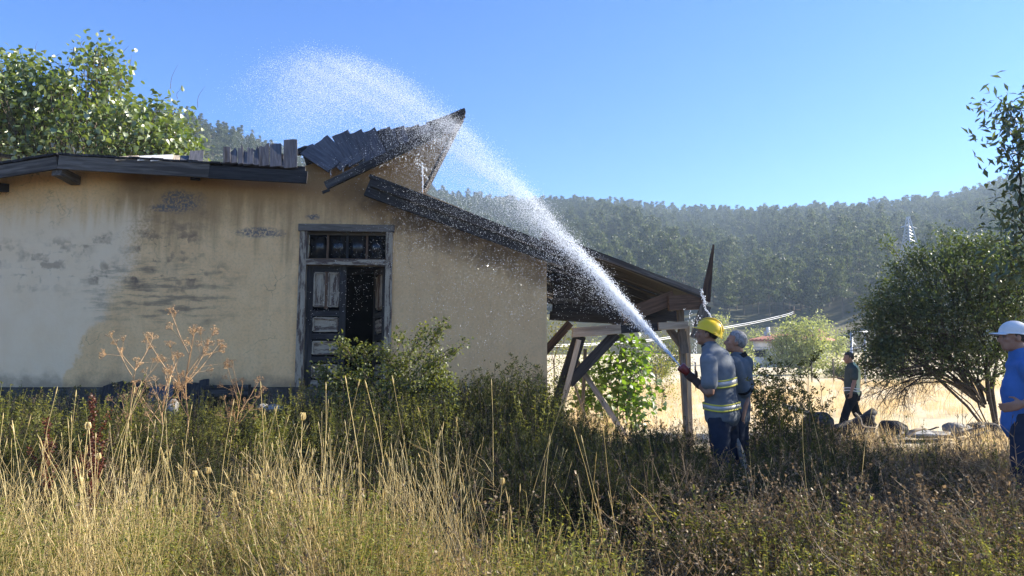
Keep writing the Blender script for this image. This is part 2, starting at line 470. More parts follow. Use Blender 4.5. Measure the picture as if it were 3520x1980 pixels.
def grow(rng, stems, targets, rtip=0.006, rpow=0.42, sag=0.10, up=0.15, jitter=0.05, segs=5, back=0.35):
    """branch skeleton: stems = list of polylines from the base; each target is joined to the nearest fitting node.
    returns list of (points, radii) and for each target the end direction"""
    pts, par = [], []
    paths = []
    for st in stems:
        idx = []
        for k, p in enumerate(st):
            pts.append(np.asarray(p, float)); par.append(len(pts) - 2 if k else -1); idx.append(len(pts) - 1)
        paths.append(idx)
    base = np.asarray(stems[0][0], float)
    order = np.argsort([np.linalg.norm(np.asarray(t) - base) for t in targets])
    dirs = [None] * len(targets)
    for o in order:
        t = np.asarray(targets[o], float)
        A = np.array(pts)
        d = np.linalg.norm(A - t, axis=1)
        db = np.linalg.norm(A - base, axis=1); tb = np.linalg.norm(t - base)
        cost = d + back * np.maximum(0, db - tb * 0.85) * 3 + 0.15 * db * 0
        cost[0] += 0.3 * d.mean()
        a = int(np.argmin(cost))
        p0 = pts[a]
        L = np.linalg.norm(t - p0)
        mid = (p0 + t) / 2 + np.array([0, 0, up * L]) + rng.normal(size=3) * jitter * L
        idx = [a]
        for k in range(1, segs + 1):
            s = k / segs
            p = (1 - s) ** 2 * p0 + 2 * s * (1 - s) * mid + s * s * t
            p = p + rng.normal(size=3) * jitter * 0.25 * L * (0 if k == segs else 1)
            pts.append(p); par.append(idx[-1]); idx.append(len(pts) - 1)
        e = pts[-1] - pts[-2]; dirs[o] = e / (np.linalg.norm(e) + 1e-9)
        paths.append(idx)
    cnt = np.zeros(len(pts))
    child = np.zeros(len(pts), int)
    for p in par:
        if p >= 0: child[p] += 1
    cnt[child == 0] = 1
    for i in range(len(pts) - 1, -1, -1):
        if par[i] >= 0: cnt[par[i]] += cnt[i]
    A = np.array(pts)
    out = []
    for idx in paths:
        r = rtip * np.maximum(cnt[idx], 1) ** rpow
        if len(idx) > 1 and par[idx[0]] != idx[0]:
            r[0] = min(r[0], r[1] * 1.25)
        out.append((A[idx], r))
    return out, dirs

def in_blobs(rng, blobs, n, shell=0.55):
    w = np.array([b[1][0] * b[1][1] * b[1][2] for b in blobs]) ** (2 / 3); w = w / w.sum()
    out = []
    for k in rng.choice(len(blobs), n, p=w):
        c, r = blobs[k]
        d = rand_dirs(rng, 1)[0]
        out.append(np.asarray(c) + d * np.asarray(r) * (shell + (1 - shell) * rng.random() ** 0.6) ** (1.0 if rng.random() < .8 else 2))
    return np.array(out)

def tree_parts(rng, stems, blobs, n_clusters, leaves_per, leaf_L, leaf_W, sigma, kind='simple', rtip=0.006, rpow=0.42, up=0.15, shell=0.55,
               droop=0.35, nside=5, jitter=0.06, twig_leaves=0, segs=5, targets=None):
    tg = in_blobs(rng, blobs, n_clusters, shell) if targets is None else targets
    paths, dirs = grow(rng, stems, tg, rtip, rpow, up=up, jitter=jitter, segs=segs)
    wb = MB()
    for P, r in paths:
        tube(wb, P, r, nside if r.max() > rtip * 3 else 3)
    PP, DD = [], []
    for t, d in zip(tg, dirs):
        m = max(1, int(rng.normal(leaves_per, leaves_per * 0.25)))
        q = t + rng.normal(size=(m, 3)) * sigma * np.array([1, 1, 0.9])
        dd = rand_dirs(rng, m) + 0.6 * d + np.array([0, 0, -droop])
        PP.append(q); DD.append(dd)
    if twig_leaves:
        for P, r in paths[len(stems):]:
            k = rng.integers(1, len(P), twig_leaves)
            f = rng.random(twig_leaves)[:, None]
            q = P[k - 1] * (1 - f) + P[k] * f
            PP.append(q + rng.normal(size=q.shape) * 0.01); DD.append(rand_dirs(rng, twig_leaves) + np.array([0, 0, -droop * .5]))
    PP = np.concatenate(PP); DD = np.concatenate(DD)
    n = len(PP)
    N = rand_dirs(rng, n) * 0.8 + np.array([0, 0, 1.0])
    L = leaf_L * rng.uniform(0.65, 1.25, n); W = leaf_W * rng.uniform(0.7, 1.2, n)
    return wb, (PP, DD, N, L, W), tg

# ------------------------------------------------------------------ scattering (only for stuff)
def scatter(name, protos, P, rot, scl, idx=None, parent=None):
    P = np.asarray(P, float); n = len(P)
    me = bpy.data.meshes.new(name)
    me.vertices.add(n); me.vertices.foreach_set('co', P.ravel())
    a = me.attributes.new('rot', 'FLOAT_VECTOR', 'POINT'); a.data.foreach_set('vector', np.asarray(rot, np.float32).ravel())
    s = np.asarray(scl, np.float32)
    if s.ndim == 1: s = np.repeat(s[:, None], 3, 1)
    a = me.attributes.new('scl', 'FLOAT_VECTOR', 'POINT'); a.data.foreach_set('vector', s.ravel())
    a = me.attributes.new('idx', 'INT', 'POINT'); a.data.foreach_set('value', (np.zeros(n) if idx is None else idx).astype(np.int32))
    o = mobj(name, me)
    g = bpy.data.node_groups.new(name, 'GeometryNodeTree')
    g.interface.new_socket('Geometry', in_out='INPUT', socket_type='NodeSocketGeometry')
    g.interface.new_socket('Geometry', in_out='OUTPUT', socket_type='NodeSocketGeometry')
    N = g.nodes; Lk = g.links
    gi = N.new('NodeGroupInput'); go = N.new('NodeGroupOutput'); jn = N.new('GeometryNodeJoinGeometry')
    def attr(nm, ty):
        q = N.new('GeometryNodeInputNamedAttribute'); q.data_type = ty; q.inputs['Name'].default_value = nm
        return [x for x in q.outputs if x.enabled and x.name == 'Attribute'][0]
    ar, as_, ai = attr('rot', 'FLOAT_VECTOR'), attr('scl', 'FLOAT_VECTOR'), attr('idx', 'INT')
    for k, pr in enumerate(protos):
        ip = N.new('GeometryNodeInstanceOnPoints')
        Lk.new(gi.outputs[0], ip.inputs['Points'])
        if isinstance(pr, bpy.types.Object):
            oi = N.new('GeometryNodeObjectInfo'); oi.inputs['Object'].default_value = pr
            oi.inputs['As Instance'].default_value = True
            Lk.new(oi.outputs['Geometry'], ip.inputs['Instance'])
        else:
            ic = N.new('GeometryNodeMeshIcoSphere'); ic.inputs['Radius'].default_value = 1.0; ic.inputs['Subdivisions'].default_value = 1
            sm = N.new('GeometryNodeSetMaterial'); sm.inputs['Material'].default_value = pr
            Lk.new(ic.outputs['Mesh'], sm.inputs['Geometry']); Lk.new(sm.outputs[0], ip.inputs['Instance'])
        cp = N.new('FunctionNodeCompare'); cp.data_type = 'INT'; cp.operation = 'EQUAL'
        ins = [x for x in cp.inputs if x.enabled]
        Lk.new(ai, ins[0]); ins[1].default_value = k
        Lk.new(cp.outputs[0], ip.inputs['Selection'])
        Lk.new(ar, ip.inputs['Rotation']); Lk.new(as_, ip.inputs['Scale'])
        Lk.new(ip.outputs[0], jn.inputs[0])
    Lk.new(jn.outputs[0], go.inputs[0])
    md = o.modifiers.new('scatter', 'NODES'); md.node_group = g
    if parent: o.parent = parent
    return o

# ------------------------------------------------------------------ hillside pines
def pine_mesh(seed, h=12.0, spread=1.0, low=0.28):
    rng = np.random.default_rng(seed)
    mb = MB()
    lean = rng.normal(size=2) * 0.25
    tr = np.array([(lean[0] * s ** 2, lean[1] * s ** 2, h * s) for s in np.linspace(0, 1, 6)])
    tube(mb, tr, np.linspace(0.19, 0.04, 6), 5, mi=0)
    PP, DD, NN, LL = [], [], [], []
    nw = 9
    for w in range(nw):
        s = low + (1 - low) * (w + rng.uniform(-.3, .3)) / nw
        nb = rng.integers(4, 7)
        rad = spread * (2.9 * (1 - s) ** 0.75 + 0.35) * rng.uniform(.75, 1.2)
        for b in range(nb):
            a = rng.uniform(0, 6.283); rr = rad * rng.uniform(.45, 1.1)
            p0 = np.array([lean[0] * s * s, lean[1] * s * s, h * s])
            p1 = p0 + np.array([math.cos(a) * rr, math.sin(a) * rr, rr * rng.uniform(.05, .45)])
            tube(mb, np.array([p0, (p0 + p1) / 2 + (0, 0, -.08 * rr), p1]), [.05, .035, .015], 3, mi=0)
            m = int(12 + 9 * rr)
            f = rng.uniform(.35, 1.08, m)[:, None]
            PP.append(p0 + (p1 - p0) * f + rng.normal(size=(m, 3)) * np.array([.32, .32, .2]))
            DD.append(rand_dirs(rng, m) + np.array([math.cos(a) * .5, math.sin(a) * .5, .9]))
    PP = np.concatenate(PP); DD = np.concatenate(DD); n = len(PP)
    add_leaves(mb, PP, DD, rand_dirs(rng, n), rng.uniform(.45, .85, n), rng.uniform(.22, .42, n), rng, 'simple', 1)
    me = mb.mesh('pine_tree'); me.materials.append(M['bark']); me.materials.append(M['pine'])
    return me

def build_forest():
    rng = np.random.default_rng(11)
    meshes = [pine_mesh(100 + k, 12, sp, lo) for k, (sp, lo) in enumerate([(1.0, .28), (1.25, .38), (.85, .2), (1.1, .32)])]
    pts = []
    def put(n, a0, a1, tmin, tmax, smin, smax):
        az = rng.uniform(a0, a1, n); Rr = ridge_r(az)
        r = np.sqrt(rng.uniform((R0 + tmin * (Rr - R0)) ** 2, (R0 + tmax * (Rr - R0)) ** 2))
        s = rng.uniform(smin, smax, n)
        return np.stack([az, r, s], 1)
    A = put(5400, -0.14, 0.86, 0.10, 1.03, .5, 1.2)
    B = put(2200, -0.72, -0.14, 0.05, 1.03, .35, .62)
    C = np.concatenate([A, B])
    pa = math.atan2(ray(3131, 900).x, ray(3131, 900).y)      # clearing round the pylon
    C = C[~((np.abs(C[:, 0] - pa) < .022) & (C[:, 1] > 205) & (C[:, 1] < 310))]
    C = C[np.argsort(C[:, 1])]
    X = np.sin(C[:, 0]) * C[:, 1]; Y = np.cos(C[:, 0]) * C[:, 1]; Z = hill_z(C[:, 0], C[:, 1]) - 0.3
    az_px = CX + FPX * np.tan(C[:, 0])
    vis = (az_px > 2060) & (az_px < 3010) & (C[:, 1] < 620)
    cand = np.where(vis)[0][:280]
    single = np.zeros(len(C), bool); single[cand] = True
    first = None
    protos = []
    for q, i in enumerate(cand):
        me = meshes[q % 4]
        o = bpy.data.objects.new('pine_tree', me); COL.objects.link(o)
        o.location = (X[i], Y[i], Z[i]); o.rotation_euler = (0, 0, rng.uniform(0, 6.28)); s = C[i, 2] * 1.02
        o.scale = (s, s, s * rng.uniform(.9, 1.15))
        tag(o, 'dark green pine standing among many alike on the hazy wooded slope', 'pine tree', 'pines on the hillside')
        if q < 4: protos.append(o)
    k = ~single
    n = k.sum()
    o = scatter('pine_forest', protos, np.stack([X[k], Y[k], Z[k]], 1), np.stack([np.zeros(n), np.zeros(n), rng.uniform(0, 6.28, n)], 1),
                np.stack([C[k, 2], C[k, 2], C[k, 2] * rng.uniform(.9, 1.15, n)], 1), rng.integers(0, 4, n))
    tag(o, 'dense pine wood covering the hazy hills', 'forest', kind='stuff')
build_forest()
# ------------------------------------------------------------------ the burned house
YAW = R(4.0)
D0 = at(1185, 1290, 11.8); D0.z = 0.0
HM = Matrix.Translation(D0) @ Matrix.Rotation(YAW, 4, 'Z')
HI = HM.inverted()
_o = HI @ Vector((0, 0, CAMZ))
def L(px, py, d=0.0):
    """photograph pixel -> house coordinates (along the wall, depth behind its face, height) on the plane at depth d"""
    v = (HI.to_3x3() @ ray(px, py))
    t = (d - _o.y) / v.y
    return _o + v * t

def wall_material():
    t = NT('ochre_plaster')
    v = t.coords()
    x, y, z = t.sep(v)
    n_big = t.noise(v, 0.7, 5, 0.6)
    n_mid = t.noise(v, 3.0, 6, 0.65)
    n_fine = t.noise(v, 26.0, 5, 0.7)
    vs_ = t.coords((4.0, 4.0, 0.35))
    streak = t.noise(vs_, 1.5, 5, 0.6)
    col = t.mix(t.ss(n_mid, 0.3, 0.7), (0.80, 0.51, 0.245), (0.84, 0.565, 0.285))
    col = t.mix(t.math('MULTIPLY', t.ss(n_fine, 0.45, 0.7), 0.42), col, (0.44, 0.31, 0.18))
    col = t.mix(t.math('MULTIPLY', t.ss(streak, 0.52, 0.68), 0.16), col, (0.40, 0.27, 0.15))
    col = t.mix(t.math('MULTIPLY', t.ss(t.noise(v, 1.6, 6, 0.7), 0.54, 0.66), 0.22), col, (0.42, 0.31, 0.19))
    vo = t.n('ShaderNodeTexVoronoi', feature='DISTANCE_TO_EDGE'); t.val(vo, 'Scale', 1.1)
    wv = t.n('ShaderNodeVectorMath', operation='ADD'); t.l(v, wv.inputs[0]); nz_ = t.n('ShaderNodeTexNoise'); t.val(nz_, 'Scale', 2.2); t.val(nz_, 'Detail', 5.0); t.l(v, nz_.inputs['Vector']); t.l(nz_.outputs['Color'], wv.inputs[1]); t.l(wv.outputs[0], vo.inputs['Vector'])
    crack = t.math('MULTIPLY', t.math('SUBTRACT', 1.0, t.ss(vo.outputs['Distance'], 0.002, 0.010)), t.ss(n_big, 0.52, 0.60))
    col = t.mix(t.math('MULTIPLY', crack, 0.55), col, (0.16, 0.12, 0.08))
    # damp darker brown under the roof
    e = t.math('ADD', z, t.math('MULTIPLY', t.math('SUBTRACT', n_big, 0.5), 1.6))
    e = t.math('ADD', e, t.math('MULTIPLY', t.math('SUBTRACT', streak, 0.5), 1.4))
    damp = t.math('MULTIPLY', t.ss(e, 3.15, 4.0), t.ss(t.math('ADD', x, t.math('MULTIPLY', n_mid, 0.8)), -3.6, -2.9))
    col = t.mix(t.math('MULTIPLY', damp, 0.7), col, (0.27, 0.16, 0.07))
    # ghost of the bricks behind the plaster (wet joints and bricks), only in a patch
    bk = t.n('ShaderNodeTexBrick'); 
    cb = t.n('ShaderNodeCombineXYZ')
    wob = t.math('MULTIPLY', t.math('SUBTRACT', t.noise(v, 4.5, 4, 0.6), 0.5), 0.22)
    t.l(t.math('ADD', x, wob), cb.inputs[0]); t.l(t.math('ADD', z, wob), cb.inputs[1])
    t.l(cb.outputs[0], bk.inputs['Vector'])
    bk.inputs['Scale'].default_value = 1.0
    bk.inputs['Brick Width'].default_value = 0.29; bk.inputs['Row Height'].default_value = 0.125
    bk.inputs['Mortar Size'].default_value = 0.022; bk.inputs['Mortar Smooth'].default_value = 0.8
    bk.inputs['Color1'].default_value = (0, 0, 0, 1); bk.inputs['Color2'].default_value = (0.95, 0.95, 0.95, 1); bk.inputs['Mortar'].default_value = (0.62, 0.62, 0.62, 1)
    bw = t.n('ShaderNodeRGBToBW'); t.l(bk.outputs['Color'], bw.inputs[0])
    def spot(cx, cz, rx, rz, soft=0.6):
        dx = t.math('DIVIDE', t.math('SUBTRACT', x, cx), rx); dz = t.math('DIVIDE', t.math('SUBTRACT', z, cz), rz)
        r = t.math('SQRT', t.math('ADD', t.math('MULTIPLY', dx, dx), t.math('MULTIPLY', dz, dz)))
        r = t.math('ADD', r, t.math('MULTIPLY', t.math('SUBTRACT', n_mid, 0.5), 1.6))
        return t.math('SUBTRACT', 1.0, t.ss(r, 1 - soft, 1.0 + 0.15))
    def at_(px, py): p = L(px, py, 0); return p.x, p.z
    def S(px, py, rx, rz, soft=0.6): a, b = at_(px, py); return spot(a, b, rx, rz, soft)
    bmask = t.math('MULTIPLY', t.math('ADD', S(570, 900, 1.15, 0.85), t.math('MULTIPLY', S(250, 930, 1.6, 0.55), 0.7)), t.ss(t.math('ADD', bw.outputs[0], t.math('MULTIPLY', t.math('SUBTRACT', t.noise(v, 7.0, 4, 0.6), 0.5), 1.8)), 0.5, 1.0))
    bmask = t.math('MULTIPLY', bmask, t.ss(n_big, 0.35, 0.6))
    bands = t.math('MULTIPLY', S(560, 1010, 1.3, 0.6), t.ss(t.noise(t.coords((1.6, 1, 9)), 1.3, 4, 0.6), 0.45, 0.62))
    # dry pale plaster to the left of a tide line
    bx = t.math('ADD', t.math('ADD', x, t.math('MULTIPLY', z, -0.42)), t.math('MULTIPLY', t.math('SUBTRACT', n_big, 0.5), 0.5))
    x0, z0 = at_(250, 1300); x1, z1 = at_(470, 720)
    k = (x1 - x0) / (z1 - z0)
    bx = t.math('SUBTRACT', x, t.math('MULTIPLY', z, k))
    bx = t.math('ADD', bx, t.math('MULTIPLY', t.math('SUBTRACT', n_mid, 0.5), 0.75))
    bx = t.math('ADD', bx, t.math('MULTIPLY', t.math('SUBTRACT', n_big, 0.5), 0.9))
    bx = t.math('ADD', bx, t.math('MULTIPLY', t.math('SUBTRACT', n_fine, 0.5), t.math('MULTIPLY', t.ss(z, 2.0, 3.0), 0.9)))
    xb = x0 - z0 * k
    dry = t.math('SUBTRACT', 1.0, t.ss(bx, xb - 0.07, t.math('ADD', xb + 0.05, t.math('MULTIPLY', t.ss(z, 1.6, 3.2), 0.35))))
    top = t.ss(t.math('ADD', z, t.math('MULTIPLY', t.math('SUBTRACT', streak, 0.5), 1.3)), 3.75, 3.0)
    drytop = t.math('SUBTRACT', 1.0, t.ss(t.math('ADD', z, t.math('MULTIPLY', t.math('SUBTRACT', streak, 0.5), 1.0)), 3.45, 4.0))
    drycol = t.mix(t.ss(n_mid, 0.3, 0.7), (0.84, 0.625, 0.385), (0.87, 0.67, 0.435))
    col = t.mix(t.math('MULTIPLY', dry, drytop), col, drycol)
    col = t.mix(t.math('MULTIPLY', t.math('MULTIPLY', bmask, 0.95), 0.85), col, (0.17, 0.115, 0.085))
    col = t.mix(t.math('MULTIPLY', bands, 0.65), col, (0.15, 0.125, 0.095))
    # bare grey patches
    for (px, py, rx, rz) in ((620, 690, .34, .22), (560, 715, .22, .07), (890, 800, .42, .10), (1078, 745, .12, .05)):
        g = t.math('MULTIPLY', S(px, py, rx, rz, 0.5), t.ss(n_fine, 0.40, 0.55))
        col = t.mix(t.math('MULTIPLY', g, 0.9), col, (0.13, 0.13, 0.135))
    # soot under the collapsed roof edge; last spot also darkens a sunlit wall edge
    for (px, py, rx, rz, a) in ((1330, 690, .55, .30, .75), (1440, 750, .75, .36, .85), (1580, 815, .8, .34, .8), (1720, 880, .8, .34, .75), (1850, 930, .5, .4, .6), (500, 610, .5, .35, .55), (1230, 660, .5, .3, .35), (1480, 560, .5, .6, .25), (1545, 480, .30, .55, .7)):
        col = t.mix(t.math('MULTIPLY', S(px, py, rx, rz, 0.95), a), col, (0.05, 0.038, 0.03))
    # wet tone on the right
    col = t.mix(t.math('MULTIPLY', t.ss(x, -0.4, 1.4), 0.28), col, (0.40, 0.28, 0.175))
    # splash dirt along the foot
    foot = t.math('MULTIPLY', t.math('SUBTRACT', 1.0, t.ss(t.math('ADD', z, t.math('MULTIPLY', t.math('SUBTRACT', n_mid, .5), .6)), 1.05, 1.35)), 0.6)
    col = t.mix(foot, col, (0.12, 0.10, 0.08))
    h = t.math('ADD', t.math('MULTIPLY', n_mid, 0.6), t.math('MULTIPLY', n_fine, 0.25))
    return t.done(t.bsdf(col, 0.85, t.bump(h, 0.5, 0.02), 0.2))

def door_material():
    t = NT('peeling_white_paint')
    v = t.coords((2.0, 11, 11))
    oi = t.n('ShaderNodeObjectInfo')
    va = t.n('ShaderNodeVectorMath', operation='ADD'); t.l(v, va.inputs[0])
    sc = t.n('ShaderNodeVectorMath', operation='SCALE'); sc.inputs[0].default_value = (31, 17, 23)
    t.l(oi.outputs['Random'], sc.inputs['Scale']); t.l(sc.outputs[0], va.inputs[1])
    n = t.noise(va.outputs[0], 1.4, 6, 0.7); n2 = t.noise(va.outputs[0], 5.0, 4, 0.6)
    paint = t.mix(t.ss(n2, .3, .7), (0.30, 0.25, 0.185), (0.39, 0.335, 0.25))
    bare = t.mix(t.ss(n2, .3, .7), (0.07, 0.045, 0.035), (0.12, 0.085, 0.065))
    m = t.ss(t.math('ADD', n, t.math('MULTIPLY', n2, 0.25)), 0.60, 0.70)
    return t.done(t.bsdf(t.mix(m, paint, bare), 0.75, t.bump(t.math('ADD', n2, m), 0.5, 0.004), 0.3))
M['door'] = door_material()
M['plinth'] = simple('stone_plinth', (0.05, 0.044, 0.038), (0.10, 0.09, 0.075), 3, 0.9, 0.8, bd=0.04)
M['wall'] = wall_material()
def glass_material():
    t = NT('sooty_pane')
    n = t.noise(t.coords(), 5.0, 4)
    return t.done(t.bsdf(t.mix(t.ss(n, .4, .7), (0.012, 0.013, 0.016), (0.04, 0.035, 0.03)), 0.25, None, 0.5))
M['pane'] = glass_material()

house = empty('burned_house', D0, YAW, 'old ochre plastered house with a burned, partly collapsed timber roof', 'house')
RNG = random.Random(5)

def board(name, p0, p1, w, th, mat, parent=house, face=(0, -1, 0), rag0=0.0, rag1=0.0, w1=None, warp=0.004, label=None):
    """plank from p0 to p1 (parent coordinates): length along its x, width w along y, thickness th along z (z near `face`)"""
    p0, p1 = Vector(p0), Vector(p1)
    X = (p1 - p0); ln = X.length; X.normalize()
    Z = Vector(face); Z = (Z - X * Z.dot(X)).normalized()
    Yv = Z.cross(X)
    w1 = w if w1 is None else w1
    nw, nl = (4, 3) if max(rag0, rag1) > 0 else (1, 4)
    v, f = [], []
    j0 = [RNG.uniform(-rag0, rag0 * 0.2) if rag0 else RNG.uniform(-.004, .004) for _ in range(nw + 1)]
    j1 = [RNG.uniform(-rag1, rag1 * 0.2) if rag1 else RNG.uniform(-.004, .004) for _ in range(nw + 1)]
    for s in (0, 1):
        for i in range(nl + 1):
            u = i / nl
            ww = w + (w1 - w) * u
            ez = RNG.uniform(-warp, warp)
            for j in range(nw + 1):
                x = ln * u
                if i == 0: x -= j0[j]
                if i == nl: x += j1[j]
                v.append((x, (j / nw - .5) * ww + RNG.uniform(-warp, warp) * .7, (s - .5) * th + ez))
    n1 = nw + 1; off = (nl + 1) * n1
    for i in range(nl):
        for j in range(nw):
            a = i * n1 + j
            f.append((a, a + 1, a + n1 + 1, a + n1)); b = a + off
            f.append((b, b + n1, b + n1 + 1, b + 1))
    for i in range(nl):
        a = i * n1; f.append((a, a + n1, a + n1 + off, a + off))
        a = i * n1 + nw; f.append((a, a + off, a + n1 + off, a + n1))
    for j in range(nw):
        f.append((j, j + off, j + 1 + off, j + 1)); a = nl * n1 + j
        f.append((a, a + 1, a + 1 + off, a + off))
    me = bpy.data.meshes.new(name); me.from_pydata(v, [], f); me.update()
    o = mobj(name, me, mat, parent)
    m = Matrix((X, Yv, Z)).transposed().to_4x4(); m.translation = p0
    o.matrix_local = m
    if label: o['label'] = label
    return o

def slab(name, outline, d0, d1, mat, parent=house):
    """outline [(s, z)] extruded from depth d0 to d1"""
    bm = bmesh.new()
    a = [bm.verts.new((s, d0, z)) for s, z in outline]
    f = bm.faces.new(a)
    r = bmesh.ops.extrude_face_region(bm, geom=[f])
    for g in r['geom']:
        if isinstance(g, bmesh.types.BMVert): g.co.y = d1
    bmesh.ops.recalc_face_normals(bm, faces=bm.faces)
    bmesh.ops.triangulate(bm, faces=[q for q in bm.faces if len(q.verts) > 4])
    me = bpy.data.meshes.new(name); bm.to_mesh(me); bm.free()
    return mobj(name, me, mat, parent)

def LP(px, py, d=0.0):
    p = L(px, py, d); return (p.x, p.z)

PZ = L(1000, 1330).z           # top of the plinth
# wall outline, door opening cut as a notch from the foot
out = [(LP(-700, 1330)[0], PZ), (LP(-700, 650)[0], LP(-700, 700)[1]), LP(200, 575), LP(700, 598), LP(1040, 600), LP(1062, 535), LP(1120, 510), LP(1165, 482), LP(1300, 472), LP(1420, 456), LP(1500, 432), LP(1583, 404)]
rq = random.Random(3)
e0, e1 = (1583, 402), (1452, 655)
for k in range(1, 12):
    t_ = k / 12
    out.append(LP(e0[0] + (e1[0] - e0[0]) * t_ + rq.uniform(-6, 6), e0[1] + (e1[1] - e0[1]) * t_ + rq.uniform(-5, 5)))
out += [LP(1452, 660), LP(1875, 840)]
xr = LP(1880, 1100)[0]
out[-1] = (xr, out[-1][1])
out += [(xr, PZ)]
dl, dr = LP(1030, 1100)[0], LP(1343, 1100)[0]
dt = LP(1185, 782)[1]
out += [(dr, PZ), (dr, dt), (dl, dt), (dl, PZ)]
slab('front_wall', out, 0.0, 0.38, M['wall'])
# plinth, side and back walls, floor and an added slab against sky light
pl = slab('plinth', [(LP(-700, 1330)[0], -0.3), (LP(-700, 1330)[0], PZ - .003), (xr - .002, PZ - .003), (xr - .002, -0.3)], -0.05, 0.45, M['plinth'])
sl, sr = LP(-700, 1330)[0], xr
DEPTH = 8.0
def hbox(name, lo, hi, mat, parent=house):
    mb = MB(); boxm(mb, lo, hi); return mobj(name, mb.mesh(name), mat, parent)
hz = LP(1875, 850)[1]
hbox('side_wall', (sr - .38, .383, -.3), (sr - .003, DEPTH, hz - .05), M['wall'])
hbox('back_wall', (sl, DEPTH + .003, -.3), (sr, DEPTH + .38, 3.2), M['wall'])
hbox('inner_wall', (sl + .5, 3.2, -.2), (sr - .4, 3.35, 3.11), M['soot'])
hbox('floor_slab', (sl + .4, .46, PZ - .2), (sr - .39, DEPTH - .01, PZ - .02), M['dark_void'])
hbox('sky_block_ceiling', (sl + .1, .385, 3.12), (sr - .41, DEPTH - .01, 3.22), M['char'])  # added dark slab, keeps sky light out of the room behind the door
board('doorway_dark_screen', (-1.9, 3.05, (PZ + 3.11) / 2), (1.15, 1.55, (PZ + 3.11) / 2), 3.10 - PZ, .06, M['soot'], face=(-.5, -1, 0))  # added black screen, slanted away from the sun so the doorway stays dark

# door: frame, transom panes, left leaf, right leaf swung inwards
fd = -0.025
df = empty('door', (0, 0, 0)); df.parent = house
jw = 0.11
fl, fr = LP(1022, 1100)[0], LP(1346, 1100)[0]
ft = LP(1185, 774)[1]
zt = LP(1185, 902)[1]
board('door_jamb', (fl + jw / 2, .06, PZ), (fl + jw / 2, .06, ft - jw), jw, .20, M['door'], df)
board('door_jamb', (fr - jw / 2, .06, PZ), (fr - jw / 2, .06, ft - jw), jw, .20, M['door'], df)
board('door_head', (fl - .02, .055, ft - jw / 2 + .002), (fr + .02, .055, ft - jw / 2 + .002), jw, .23, M['old'], df)
board('transom_rail', (fl + jw, .05, zt), (fr - jw, .05, zt), .085, .16, M['door'], df)
il, ir = fl + jw, fr - jw
pw = (ir - il) / 4
zb, ztp = zt + .045, ft - jw
for k in range(4):
    pn = hbox('pane', (il + k * pw + .016, .12, zb + .03), (il + (k + 1) * pw - .016, .13, ztp - .03), M['pane'], df)
for k in (1, 2, 3):
    board('glazing_bar', (il + k * pw, .105, zb), (il + k * pw, .105, ztp), .03, .05, M['brown'] if k != 2 else M['char'], df)
board('glazing_frame', (il, .10, zb + .016), (ir, .10, zb + .016), .03, .05, M['brown'], df)
board('glazing_frame', (il, .10, ztp - .018), (ir, .10, ztp - .018), .03, .05, M['old'], df)

def door_leaf(w, h, mirror=False, label=None):
    """leaf in its own frame: x 0..w from the hinge, z 0..h, face towards -y"""
    lf = empty('door_leaf'); lf.parent = df
    if label: lf['label'] = label
    st = 0.10
    def B(nm, p0, p1, ww, th, m): return board(nm, p0, p1, ww, th, m, lf)
    B('stile', (st / 2, 0, 0), (st / 2, 0, h), st, .045, M['char'])
    B('stile', (w - st / 2, 0, 0), (w - st / 2, 0, h), st, .045, M['char'])
    zr = [0.0, .36 * h * .42, .36 * h, .63 * h, h]     # rails
    for z, rh in ((.05, .10), (.22 * h, .09), (.41 * h, .09), (.60 * h, .09), (h - .05, .10)):
        B('rail', (st, .002, z), (w - st, .002, z), rh, .043, M['char'] if z > .1 else M['door'])
    def panel(x0, x1, z0, z1, horiz=True):
        if horiz: B('panel', (x0 + .01, .012, (z0 + z1) / 2), (x1 - .01, .012, (z0 + z1) / 2), z1 - z0 - .02, .02, M['door'])
        else: B('panel', ((x0 + x1) / 2, .012, z0 + .01), ((x0 + x1) / 2, .012, z1 - .01), x1 - x0 - .02, .02, M['door'])
        for (a, b) in (((x0, z0), (x1, z0)), ((x0, z1), (x1, z1)), ((x0, z0), (x0, z1)), ((x1, z0), (x1, z1))):
            pa, pb = Vector((a[0], -.012, a[1])), Vector((b[0], -.012, b[1]))
            B('moulding', pa, pb, .026, .022, M['door'])
    c = w / 2
    panel(st + .02, c - .035, .66 * h, h - .12, False)
    panel(c + .035, w - st - .02, .66 * h, h - .12, False)
    B('muntin', (c, .003, .64 * h), (c, .003, h - .10), .06, .042, M['brown'])
    panel(st + .02, w - st - .02, .455 * h, .56 * h + .0)
    panel(st + .02, w - st - .02, .265 * h, .365 * h)
    panel(st + .02, w - st - .02, .075 * h, .175 * h)
    return lf
hl = zt - .045 - PZ
lw = (ir - il) / 2
leafL = door_leaf(lw - .005, hl, label='closed leaf with bare pale panels'); leafL.location = (il + .003, .09, PZ + .004)
leafR = door_leaf(lw - .005, hl, label='leaf swung inwards'); leafR.location = (ir - .003, .10, PZ + .004); leafR.rotation_euler = (0, 0, R(180 - 68)); 

# left gable roof: fascia boards, purlin ends, deck
OV = -0.45
pk = L(200, 540, OV)
def fas(name, a, b, w, mat, d=OV, **k): return board(name, L(*a, d), L(*b, d), w, .05, mat, **k)
fascia = fas('fascia_board', (-620, 690), (198, 560), .19, M['old'])
fas('fascia_board', (203, 558), (720, 588), .21, M['old'])
fas('fascia_board', (720, 592), (1056, 610), .19, M['char'])
board('purlin', L(262, 622, -.02), L(196, 588, -.44), .15, .13, M['old'], face=(0, 0, 1))
board('purlin', L(672, 606, .1), L(672, 601, -.30), .14, .15, M['char'], face=(0, 0, 1))
board('purlin', L(30, 648, .1), L(-40, 640, -.36), .14, .13, M['char'], face=(0, 0, 1))
